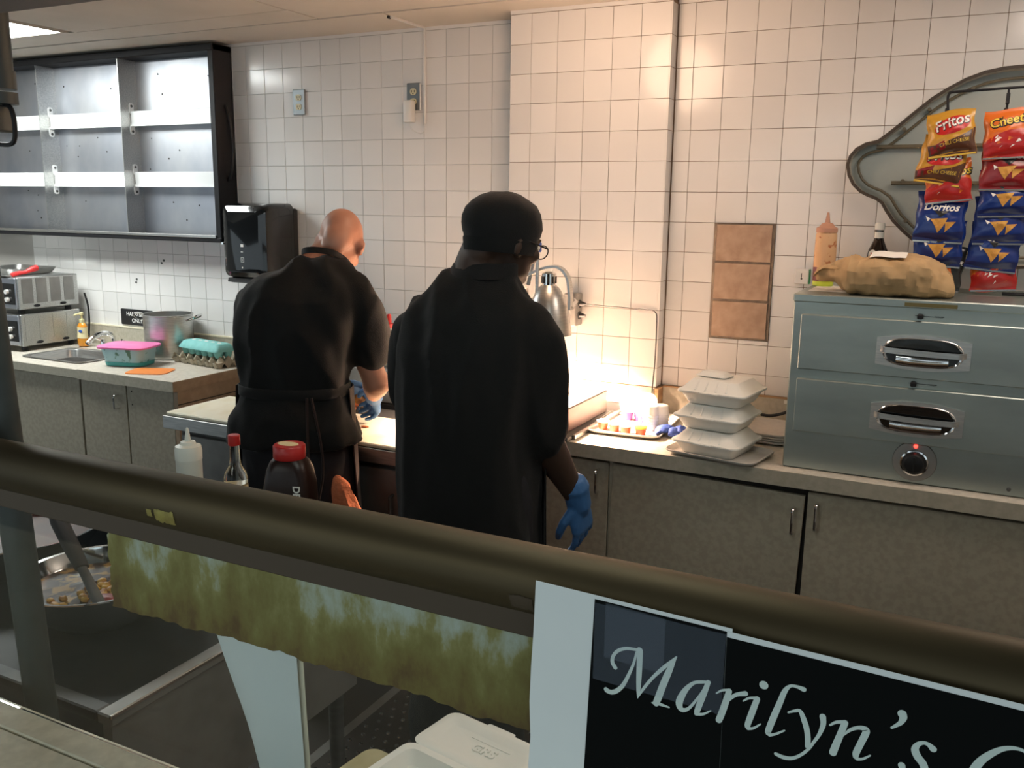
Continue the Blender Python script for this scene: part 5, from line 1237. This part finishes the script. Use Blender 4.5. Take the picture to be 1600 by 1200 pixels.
# ================================================================== FOREGROUND: SERVING RAIL
sg = thing('serving_guard', 'long bronze rail with clear glass below and a sloping grey post at the left', 'guard', (2.2, -2.6, .90))
RYC, RZC, RR = -2.600, 1.3055, .0365
bm = NB(); tube(bm, [(0, RYC, RZC), (1.5, RYC, RZC), (3, RYC, RZC), (4.2, RYC, RZC)], RR, 40); part(sg, 'rail_tube', bm, 'bronze', 1)
part(sg, 'glass_channel', B(0, 4.2, -2.613, -2.588, 1.243, 1.273, bev=.002), 'bronze_dull')
part(sg, 'glass_panel', B(0, 4.2, -2.603, -2.597, .901, 1.246), 'glass')
bm = NB(); a, b = V(1.572, -2.478, .0), V(1.572, -2.568, 2.2); tube(bm, [a, a.lerp(b, .4), a.lerp(b, .7), b], .0245, 24); part(sg, 'post', bm, 'post_metal', 1, label='sloping round grey post')
def on_rail(name, x0, x1, z0, z1, m, seed, n=14, k=5):
    bm = NB(); g = []
    for i in range(n+1):
        t = i/n; x = x0+(x1-x0)*t; w0 = z0+.004*noise.noise(V(t*6, seed, 0)); w1 = z1+.003*noise.noise(V(t*6, seed, 5)); row = []
        for j in range(k+1):
            z = w0+(w1-w0)*j/k; row.append(bm.verts.new((x+.002*noise.noise(V(j, seed, i*.2)), RYC-math.sqrt(max(1e-6, (RR+.0006)**2-(z-RZC)**2)), z)))
        g.append(row)
    for i in range(n):
        for j in range(k): bm.faces.new((g[i][j], g[i+1][j], g[i+1][j+1], g[i][j+1]))
    return part(sg, name, bm, m, 1)
on_rail('worn_patch', 2.018, 2.052, 1.288, 1.306, 'brass_worn', 1); on_rail('worn_patch', 2.004, 2.013, 1.294, 1.304, 'brass_worn', 4, 6, 4)
on_rail('worn_patch', 2.53, 2.556, 1.283, 1.300, 'bronze_dull', 7)
# brown old adhesive strip left on the glass
bm = NB(); g = []; nx, nz = 150, 26
for i in range(nx+1):
    t = i/nx; x = 1.886+(2.70-1.886)*t; bot = 1.128+.007*noise.noise(V(x*14, 1, 0))+.004*noise.noise(V(x*60, 2, 0))+.006*math.sin(t*4); row = []
    for j in range(nz+1):
        s = j/nz; z = 1.2445+(bot-1.2445)*s; xx = x+(.006*noise.noise(V(z*60, 0, 3))+.004*noise.noise(V(z*160, 0, 3)) if i == 0 else 0)
        row.append(bm.verts.new((xx, -2.6050-.0008*noise.noise(V(x*60, z*60, 0)), z)))
    g.append(row)
for i in range(nx):
    for j in range(nz): bm.faces.new((g[i][j], g[i+1][j], g[i+1][j+1], g[i][j+1]))
r_ = bmesh.ops.extrude_face_region(bm, geom=bm.faces[:])
for v in [q for q in r_['geom'] if isinstance(q, bmesh.types.BMVert)]: v.co.y = -2.6032
ad_ = part(sg, 'adhesive_strip', bm, 'residue', 1, label='olive-brown strip of old peeling adhesive on the glass')
# paper hanging behind the glass
def hung(name, x0f, x1f, z0, z1, y, m, parent=None, label=None, off=0):
    bm = NB(); g = []
    for j in range(13):
        t = j/12; z = z1+(z0-z1)*t; a, b = x0f(t), x1f(t); row = []
        for i in range(13):
            s = i/12; cur = .030*max(0, .35-s)**2/.1225*t+.004*math.sin(s*5+t*2); row.append(bm.verts.new((a+(b-a)*s, y+cur+off, z)))
        g.append(row)
    for j in range(12):
        for i in range(12): bm.faces.new((g[j][i], g[j][i+1], g[j+1][i+1], g[j+1][i]))
    r_ = bmesh.ops.extrude_face_region(bm, geom=bm.faces[:]); bmesh.ops.translate(bm, vec=(0, .0006, 0), verts=[q for q in r_['geom'] if isinstance(q, bmesh.types.BMVert)])
    return bm
hp2 = thing('paper_notice', 'blank pale blue-white paper hanging behind the glass below the peeling strip', 'paper', (2.14, -2.585, .915))
part(hp2, 'front_sheet', hung('', lambda t: 2.055+.062*t**1.35, lambda t: 2.206+.006*t, .905, 1.165, -2.588, 'paper'), 'paper', 1)
part(hp2, 'rear_sheet', hung('', lambda t: 2.075+.062*t**1.35, lambda t: 2.2125+.004*t, .905, 1.160, -2.583, 'paper_cream'), 'paper_cream', 1, label='cream sheet edge showing behind')
# taped sign
YS = -2.645
sn = thing('paper_sign', 'white-edged black paper sign with pale italic script taped to the rail', 'sign', (2.8, YS, 1.0))
def sheet(poly, y, th=.0004):
    bm = NB(); prism(bm, poly, 1, y, y+th); return bm
wav = [(2.5625, 1.27), (2.5605, 1.23), (2.5595, 1.19), (2.5612, 1.15), (2.5585, 1.10), (2.5575, 1.0)]
s1 = part(sn, 'sheet', sheet([(2.5640, 1.3250), (2.762, 1.3192), (2.764, 1.0)]+wav[::-1], YS), 'paper', label='left sheet with a wide white margin')
s2 = part(sn, 'sheet', sheet([(2.7575, 1.3160), (3.10, 1.3065), (3.10, 1.0), (2.7600, 1.0)], YS-.0005), 'paper')
part(s1, 'printed_panel', sheet([(2.6278, 1.3192), (2.7572, 1.3155), (2.760, 1.0), (2.618, 1.0)], YS-.0003, .0002), 'ink', label='black printed ground')
part(s2, 'printed_panel', sheet([(2.7576, 1.3105), (3.10, 1.3010), (3.10, 1.0), (2.7601, 1.0)], YS-.0008, .0002), 'ink', label='black printed ground')
STROKES = [[(2.6518,1.253,0.0043),(2.6486,1.2581,0.004),(2.6493,1.2647,0.0035),(2.6537,1.2712,0.0035),(2.6615,1.2757,0.0033),(2.6695,1.2769,0.003),(2.6757,1.2771,0.0035)],[(2.6725,1.2744,0.0018),(2.6706,1.2633,0.0026),(2.6663,1.2505,0.0033),(2.661,1.2377,0.004),(2.6553,1.23,0.0045),(2.6496,1.2262,0.0048),(2.6449,1.2264,0.005),(2.6433,1.2274,0.0048)],[(2.6757,1.2771,0.0067),(2.6762,1.2665,0.0058),(2.6763,1.2489,0.0053),(2.6763,1.2359,0.004),(2.6759,1.2273,0.0009)],[(2.6761,1.2278,0.0009),(2.6813,1.2387,0.0028),(2.6907,1.2537,0.0032),(2.7012,1.2669,0.0036),(2.712,1.2797,0.0016)],[(2.712,1.2793,0.0009),(2.7065,1.266,0.0056),(2.7011,1.2497,0.0066),(2.6968,1.2345,0.0067),(2.6944,1.227,0.0062)],[(2.6908,1.2267,0.0016),(2.6986,1.2273,0.003),(2.7075,1.2266,0.0016)],[(2.7444,1.2621,0.0026),(2.7371,1.2605,0.0031),(2.7298,1.2576,0.0033),(2.723,1.2496,0.0049),(2.7181,1.239,0.0066),(2.7169,1.2319,0.0066),(2.7195,1.2274,0.0052),(2.7244,1.2287,0.0034),(2.7291,1.2344,0.0027),(2.7358,1.2462,0.0022),(2.7394,1.254,0.0018)],[(2.7432,1.2619,0.0044),(2.7403,1.2511,0.0053),(2.7363,1.2373,0.0056),(2.7341,1.2288,0.0052)],[(2.7336,1.2271,0.0038),(2.74,1.2285,0.0025),(2.7471,1.234,0.0013)],[(2.7513,1.2529,0.0013),(2.7562,1.2571,0.0022),(2.7633,1.2596,0.0026)],[(2.7629,1.2582,0.0054),(2.7601,1.2452,0.0061),(2.7567,1.2316,0.0062),(2.7551,1.2266,0.006)],[(2.7591,1.2435,0.0015),(2.7639,1.2508,0.003),(2.7697,1.2567,0.0037),(2.7777,1.26,0.0049)],[(2.7761,1.2519,0.0013),(2.781,1.2561,0.0024),(2.7879,1.2583,0.0028)],[(2.7884,1.2574,0.0053),(2.7848,1.2431,0.0058),(2.7818,1.2309,0.0054),(2.7815,1.2277,0.0048)],[(2.7821,1.2261,0.0032),(2.787,1.2279,0.0024),(2.793,1.2337,0.0013)],[(2.7933,1.2728,0.008),(2.7935,1.2726,0.008)],[(2.8277,1.2776,0.0047),(2.8221,1.2786,0.0031),(2.8163,1.2778,0.0028),(2.8119,1.2716,0.0046),(2.8083,1.2589,0.0054),(2.8041,1.2442,0.0058),(2.8003,1.2294,0.0055),(2.8003,1.2264,0.0047)],[(2.8016,1.2251,0.0029),(2.8071,1.228,0.0023),(2.8142,1.2334,0.0016)],[(2.8163,1.2519,0.0017),(2.8216,1.2549,0.0027),(2.8263,1.256,0.0036),(2.8302,1.2484,0.0049),(2.8334,1.2393,0.005),(2.8349,1.2296,0.0049),(2.8348,1.2237,0.004)],[(2.8456,1.2562,0.0056),(2.8465,1.249,0.0046),(2.8442,1.2391,0.0034),(2.8403,1.2304,0.0028),(2.8359,1.2216,0.0028),(2.8298,1.2138,0.0029),(2.8227,1.2084,0.0034),(2.8153,1.207,0.004),(2.8084,1.2082,0.0033)],[(2.8522,1.25,0.0018),(2.8572,1.2542,0.0029),(2.8634,1.2562,0.0035)],[(2.8642,1.2556,0.0055),(2.8615,1.2443,0.0058),(2.8583,1.2317,0.0062),(2.8566,1.2245,0.0064)],[(2.8641,1.2438,0.0012),(2.8688,1.2502,0.0029),(2.8748,1.2542,0.0035),(2.88,1.2549,0.0048),(2.8819,1.2524,0.0059),(2.8787,1.2412,0.0057),(2.8755,1.2304,0.0056),(2.8754,1.2264,0.0047)],[(2.8766,1.2247,0.0027),(2.8813,1.2264,0.0023),(2.8868,1.2313,0.0015)],[(2.9083,1.2768,0.0073),(2.9094,1.2736,0.0061),(2.9079,1.2686,0.0042),(2.9048,1.2651,0.0031),(2.9014,1.2619,0.0021)],[(2.9346,1.2519,0.0057),(2.931,1.2548,0.004),(2.927,1.2554,0.0032),(2.9229,1.2527,0.0044),(2.921,1.2473,0.0061),(2.9237,1.2413,0.0066),(2.9281,1.2363,0.0065),(2.93,1.2301,0.006),(2.9283,1.2235,0.0041),(2.9244,1.2194,0.0034),(2.9195,1.2185,0.0034),(2.9147,1.2223,0.0041),(2.9122,1.2295,0.0059)],[(3.0073,1.2645,0.0027),(3.0027,1.2684,0.0026),(2.9971,1.2706,0.0028),(2.9905,1.2701,0.0035),(2.9835,1.2668,0.0045),(2.9762,1.26,0.0057),(2.9702,1.252,0.0065),(2.9664,1.243,0.0073),(2.9652,1.2339,0.0073),(2.9672,1.2259,0.0067),(2.9728,1.2206,0.0056),(2.9805,1.2193,0.0042),(2.989,1.2214,0.0035),(2.9982,1.2269,0.0028)]]
def ribbon(bm, pts, y):
    P = [V(x, z) for x, z, w in pts]; W = [w/2 for *_, w in pts]
    P3 = spline([(p.x, p.y, w) for p, w in zip(P, W)], 5) if len(P) > 2 else [V(p.x, p.y, w) for p, w in zip(P, W)]
    n = len(P3); L = []; Rr = []
    for i in range(n):
        a, b = P3[max(i-1, 0)], P3[min(i+1, n-1)]; t = V(b.x-a.x, b.y-a.y); t = t.normalized() if t.length > 1e-9 else V(1, 0); nn = V(-t.y, t.x); w = max(P3[i].z, .0004)
        L.append(bm.verts.new((P3[i].x+nn.x*w, y, P3[i].y+nn.y*w))); Rr.append(bm.verts.new((P3[i].x-nn.x*w, y, P3[i].y-nn.y*w)))
    for i in range(n-1): bm.faces.new((L[i], L[i+1], Rr[i+1], Rr[i]))
    for e_, q in ((1, P3[0]), (2, P3[-1])):
        r = max(q.z, .0004); vs = [bm.verts.new((q.x+r*math.cos(2*PI*k/14), y+.00006*e_, q.y+r*math.sin(2*PI*k/14))) for k in range(14)]; bm.faces.new(vs)
GL = ((0, 6), (6, 9), (9, 12), (12, 16), (16, 18), (18, 20), (20, 24), (24, 25), (25, 26), (26, 27))
for a, b in GL:
    bm = NB()
    for k, s in enumerate(STROKES[a:b]): ribbon(bm, s, -2.6462-.00018*k)
    part(s2 if a > 9 else s1, 'letter', bm, 'letter')
for q in ((2.629, 2.757, 1.236, 1.3165), (2.64, 2.70, 1.262, 1.3185)):
    bm = NB(); gv = [[bm.verts.new((q[0]+(q[1]-q[0])*i/8, -2.6472-.0006*noise.noise(V(i*.9, j, q[0]*9)), q[2]+(q[3]-q[2])*j/6-.003*i/8)) for j in range(7)] for i in range(9)]
    for i in range(8):
        for j in range(6): bm.faces.new((gv[i][j], gv[i+1][j], gv[i+1][j+1], gv[i][j+1]))
    part(s1, 'tape', bm, 'tape', 1, label='crinkled clear tape')
# customers' ledge
lg = thing('ledge', 'speckled beige customer ledge at the lower left in front of the glass', 'ledge', (2.0, -2.85, 0))
part(lg, 'top', B(0, 4.2, -3.12, -2.648, .86, .8985, bev=.002), 'ledge'); part(lg, 'back_strip', B(0, 4.2, -2.645, -2.590, .86, .8995, bev=.002), 'ledge')
part(lg, 'front_panel', B(0, 4.2, -2.64, -2.59, 0, .86), 'laminate_side')
part(lg, 'stain', (lambda b: (lathe(b, [(.006, .8984), (.004, .8990)], (1.83, -2.70, 0), 12, sx=2.2, sy=.7), b)[1])(NB()), 'seam_dark', label='small dark mark')

# ================================================================== WORK BENCH BEHIND THE GLASS
bn = thing('steam_bench', 'dark steel serving bench behind the glass with a black top and bright rim', 'bench', (.6, -2.1, 0))
bx0, bx1, by0, by1, bz = -.9, 1.650, -2.440, -1.700, .80
part(bn, 'black_top', B(bx0+.03, bx1-.036, by0+.032, by1-.01, bz-.014, bz-.004), 'black_top')
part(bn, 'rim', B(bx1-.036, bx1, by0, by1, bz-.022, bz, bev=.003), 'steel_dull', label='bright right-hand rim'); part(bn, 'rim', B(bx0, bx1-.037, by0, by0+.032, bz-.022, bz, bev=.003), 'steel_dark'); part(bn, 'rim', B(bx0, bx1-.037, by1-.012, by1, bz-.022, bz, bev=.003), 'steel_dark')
part(bn, 'rim_edge', B(bx1-.004, bx1+.0015, by0, by1, bz-.006, bz+.001, bev=.001), 'chrome')
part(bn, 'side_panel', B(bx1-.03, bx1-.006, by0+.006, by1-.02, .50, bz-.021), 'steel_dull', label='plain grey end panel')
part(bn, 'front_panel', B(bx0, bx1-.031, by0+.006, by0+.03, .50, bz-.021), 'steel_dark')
for x in (bx0+.04, bx1-.05):
    for y in (by0+.05, by1-.05):
        bm = NB(); tube(bm, [(x, y, 0), (x, y, .79)], .019, 12); part(bn, 'leg', bm, 'steel_dark', 1)
part(bn, 'riser_shelf', B(bx0, bx1-.06, -1.90, -1.705, .905, .917, bev=.002), 'steel_dark', label='raised rear shelf carrying the bottles')
part(bn, 'riser_back', B(bx0, bx1-.06, -1.725, -1.707, bz, .905), 'steel_dark')
def bowl(label, cx, cy, zr, rr, h, fill, fz):
    t = thing('mixing_bowl', label, 'bowl', (cx, cy, zr-h)); b = zr-h
    prof = [(rr*.45, b), (rr*.55, b+.004), (rr*.80, b+h*.42), (rr*.93, b+h*.8), (rr*.965, zr-.004), (rr*1.0, zr-.002), (rr*1.0, zr+.001), (rr*.955, zr), (rr*.92, b+h*.8), (rr*.78, b+h*.44), (rr*.52, b+.008), (.001, b+.007)]
    bm = NB(); lathe(bm, prof, (cx, cy, 0), 56, cap1=False); part(t, 'bowl', bm, 'chrome', 40)
    return t
b1 = bowl('steel mixing bowl with reddish brown sauce, farther left behind the post', .895, -2.075, .905, .195, .109, None, 0)
bm = NB(); lathe(bm, [(.172, .872), (.173, .874), (.08, .876), (.001, .876)], (.895, -2.075, 0), 36, cap1=False); solo('brown_sauce', 'brown sauce in the left steel bowl', 'food', bm, 'food_brown', (.895, -2.075, .83), 1)
b2 = bowl('steel mixing bowl with dark food and yellow bits, nearer the post', 1.300, -2.175, .900, .168, .104, None, 0)
bm = NB(); n = 40; rs = []
for k, r_ in enumerate((.150, .12, .09, .055, .025, .002)): rs.append(ring(bm, V(1.300, -2.175, .868+.012*k/5), V(r_, 0, 0), V(0, r_, 0), n))
skin_rings(bm, rs, False, True)
for v in bm.verts: v.co.z += .010*noise.noise(v.co*45)
fd = solo('bean_salad', 'dark cooked food with yellow grains in the right steel bowl', 'food', bm, 'food_black', (1.3, -2.175, .84), 1)
bm = NB()
for k in range(70):
    a, r_ = random.uniform(R(-90), R(60)), .135*random.random()**.6; lump(bm, (1.300+r_*math.cos(a), -2.175+r_*math.sin(a), .881), .008, (1.3, 1, .8), .3, 3, k, 7, 5)
part(fd, 'grains', bm, 'food_bits', 1, stuff=True)
bm = NB(); lump(bm, (1.405, -2.235, .884), .024, (1.5, .8, .4), .3, 3, 2, 12, 8); part(fd, 'red_sauce', bm, 'food_red', 1, label='smear of red sauce')
sp2 = thing('serving_spoon', 'black-handled serving spoon standing in the right steel bowl', 'spoon', (1.35, -2.2, .86))
a, b = V(1.148, -2.155, 1.005), V(1.415, -2.262, .886)
bm = NB(); tube(bm, [a, a.lerp(b, .12), a.lerp(b, .4), a.lerp(b, .62)], [.014, .019, .018, .015], 12, sq=.6); part(sp2, 'handle', bm, 'rubber', 1)
bm = NB(); tube(bm, [a.lerp(b, .6), a.lerp(b, 1.0)], [.010, .012], 10, sq=.4); part(sp2, 'blade', bm, 'steel_dark', 1)
# bottles on the rear shelf
BZ = .918
wb_ = thing('squeeze_bottle', 'white squeeze bottle with a pointed nozzle behind the rail', 'bottle', (1.188, -1.80, BZ)); c = (1.188, -1.80, 0)
bm = NB(); lathe(bm, [(.029, BZ), (.032, BZ+.004), (.0325, BZ+.125), (.0335, BZ+.128), (.0335, BZ+.131), (.032, BZ+.134)], c, 26); part(wb_, 'body', bm, 'bottle_milk', 40)
bm = NB(); lathe(bm, [(.0335, BZ+.130), (.0338, BZ+.152), (.0315, BZ+.163), (.020, BZ+.167), (.018, BZ+.174), (.009, BZ+.176)], c, 26); part(wb_, 'cap', bm, 'bottle_milk', 40)
bm = NB(); lathe(bm, [(.0085, BZ+.175), (.0032, BZ+.208), (.002, BZ+.210)], c, 14); part(wb_, 'nozzle', bm, 'bottle_milk', 40)
hb = thing('hot_sauce_bottle', 'glass hot sauce bottle with a red cap and cream label behind the rail', 'bottle', (1.345, -1.80, BZ)); c = (1.345, -1.80, 0)
bm = NB(); lathe(bm, [(.027, BZ), (.029, BZ+.004), (.029, BZ+.100), (.026, BZ+.115), (.0155, BZ+.133), (.0125, BZ+.150), (.0115, BZ+.190)], c, 26); part(hb, 'glass', bm, 'glass_clear', 40)
bm = NB(); lathe(bm, [(.0258, BZ+.003), (.0262, BZ+.088)], c, 26); part(hb, 'vinegar', bm, 'vinegar', 40)
bm = NB(); lathe(bm, [(.0296, BZ+.02), (.0296, BZ+.085)], c, 26, cap0=False, cap1=False); k = part(hb, 'label', bm, 'label_cream', 1)
for z in (.076, .069):
    bm = NB(); rs = []
    for zz in (BZ+z, BZ+z+.003): rs.append([bm.verts.new((c[0]+.0299*math.cos(R(q)), c[1]+.0299*math.sin(R(q)), zz)) for q in range(-80, -10, 7)])
    for i in range(len(rs[0])-1): bm.faces.new((rs[0][i], rs[0][i+1], rs[1][i+1], rs[1][i]))
    part(k, 'printed_line', bm, 'print_black')
bm = NB(); lathe(bm, [(.0145, BZ+.186), (.0150, BZ+.188), (.0148, BZ+.210), (.013, BZ+.212)], c, 20); part(hb, 'cap', bm, 'red_plastic', 40)
jg = thing('syrup_jug', 'large dark syrup jug with a dusty red lid behind the rail', 'jug', (1.515, -1.795, BZ)); c = (1.515, -1.795, 0)
TJ = Matrix.Translation(c) @ Matrix.Rotation(R(20), 4, 'Z'); bm = NB(); secs = []
for r, z, rc in ((.050, 0, .02), (.055, .006, .022), (.057, .06, .022), (.056, .11, .022), (.050, .150, .024), (.044, .168, .026), (.036, .178, .028)):
    secs.append([bm.verts.new(TJ @ V(x, y, BZ+z)) for x, y in rrect(-r, r, -r*.86, r*.86, min(rc, r*.8), 4)])
skin_rings(bm, secs); part(jg, 'jug', bm, 'honey', 40)
bm = NB(); lathe(bm, [(.037, BZ+.176), (.0385, BZ+.178), (.0385, BZ+.206), (.036, BZ+.209), (.031, BZ+.2085), (.001, BZ+.2085)], c, 30, cap1=False); l = part(jg, 'lid', bm, 'red_plastic', 40)
bm = NB(); lathe(bm, [(.026, BZ+.2088), (.020, BZ+.2094), (.001, BZ+.2095)], (c[0]-.006, c[1]+.003, 0), 20, cap1=False, sx=1.1, sy=.7); part(l, 'dust', bm, 'label_cream', 1)
bm = text_bm('DEABIO', .024, bold=.0008); bmesh.ops.rotate(bm, matrix=Matrix.Rotation(R(-90), 3, 'Z'), verts=bm.verts)
stand_xz(bm, (1.515+.0185+.024, -1.795-.0500+.0085, BZ+.080), R(20)); part(jg, 'lettering', bm, 'label_white', label='white vertical lettering')
# low shelf with cutting board and open foam box
ws = thing('work_shelf', 'low steel work shelf under the open foam box', 'shelf', (2.6, -2.3, 0))
part(ws, 'top', B(2.05, 3.4, -2.57, -2.075, .640, .656, bev=.002), 'steel_dark')
for x in (2.10, 3.35):
    for y in (-2.53, -2.12):
        bm = NB(); tube(bm, [(x, y, 0), (x, y, .641)], .016, 12); part(ws, 'leg', bm, 'steel_dark', 1)
bm = NB(); T = Matrix.Translation((2.14, -2.295, .657)) @ Matrix.Rotation(R(-8), 4, 'Z'); secs = []
for z, e in ((0, -.003), (.003, 0), (.016, 0), (.019, -.003)): secs.append([bm.verts.new(T @ V(x, y, z)) for x, y in rrect(-.17-e, .17+e, -.135-e, .135+e, .025, 5)])
skin_rings(bm, secs); solo('cutting_board', 'old yellowish cutting board under the open foam box', 'cutting board', bm, 'board_old', (2.14, -2.295, .657), 40)
ob2 = thing('foam_box', 'open foam takeout box with an embossed mark below the glass', 'food box', (2.17, -2.2, .677), 0, None)
TC = Matrix.Translation((2.185, -2.145, .678)) @ Matrix.Rotation(R(-10), 4, 'Z')
def half(y0, y1, depth, bm, taper=.018):
    secs = []; w = .114; yc, hd = (y0+y1)/2, (y1-y0)/2
    for z, e, r in ((.0, -taper-.012, .02), (.022, .0, .022), (.026, .0015, .022), (.0275, -.001, .022), (.0275, -.015, .018), (.0275-depth, -.015-taper*.6, .016), ):
        secs.append([bm.verts.new(TC @ V(x, y+yc, z)) for x, y in rrect(-w-e, w+e, -hd-e, hd+e, max(r, .006), 4)])
    skin_rings(bm, secs)
bm = NB(); half(.0, .125, .008, bm); ld = part(ob2, 'lid', bm, 'foam', 40)
bm = NB(); half(-.165, -.003, .024, bm, .03); part(ob2, 'base', bm, 'foam', 40)
bm = NB(); prism(bm, [tuple((TC @ V(x, y, 0)).xy) for x, y in rrect(-.03, .035, .120, .132, .005, 3)], 2, .7005, .7048); part(ob2, 'closing_tab', bm, 'foam')
bm = text_bm('GRS', .030, extr=.0026, bold=.001); bmesh.ops.transform(bm, matrix=TC @ Matrix.Translation((.012, .052, .0195)), verts=bm.verts); part(ld, 'embossed_lettering', bm, 'foam')
bm = NB(); bx(bm, -.035, .055, .083, .0855, .019, .0208); bmesh.ops.transform(bm, matrix=TC, verts=bm.verts); part(ld, 'embossed_line', bm, 'foam')
# rubber floor mat
fm = thing('floor_mat', 'dark rubber floor mat with raised studs between the benches', 'mat', (1.7, -1.35, 0))
part(fm, 'mat', B(1.28, 2.6, -1.95, -.90, .001, .012, bev=.004), 'quarry'); part(fm, 'edge_strip', B(1.245, 1.285, -1.95, -.90, .001, .010, bev=.003), 'steel_dull')
bm = NB()
for i in range(30):
    for j in range(24):
        x, y = 1.31+i*.043+(j % 2)*.02, -1.92+j*.043
        if x < 2.58 and y < -.92: lathe(bm, [(.0075, .0115), (.006, .0155), (.001, .0168)], (x, y, 0), 8)
part(fm, 'stud', bm, 'chrome', 40, stuff=True)  # chrome on the rubber studs paints in their glints
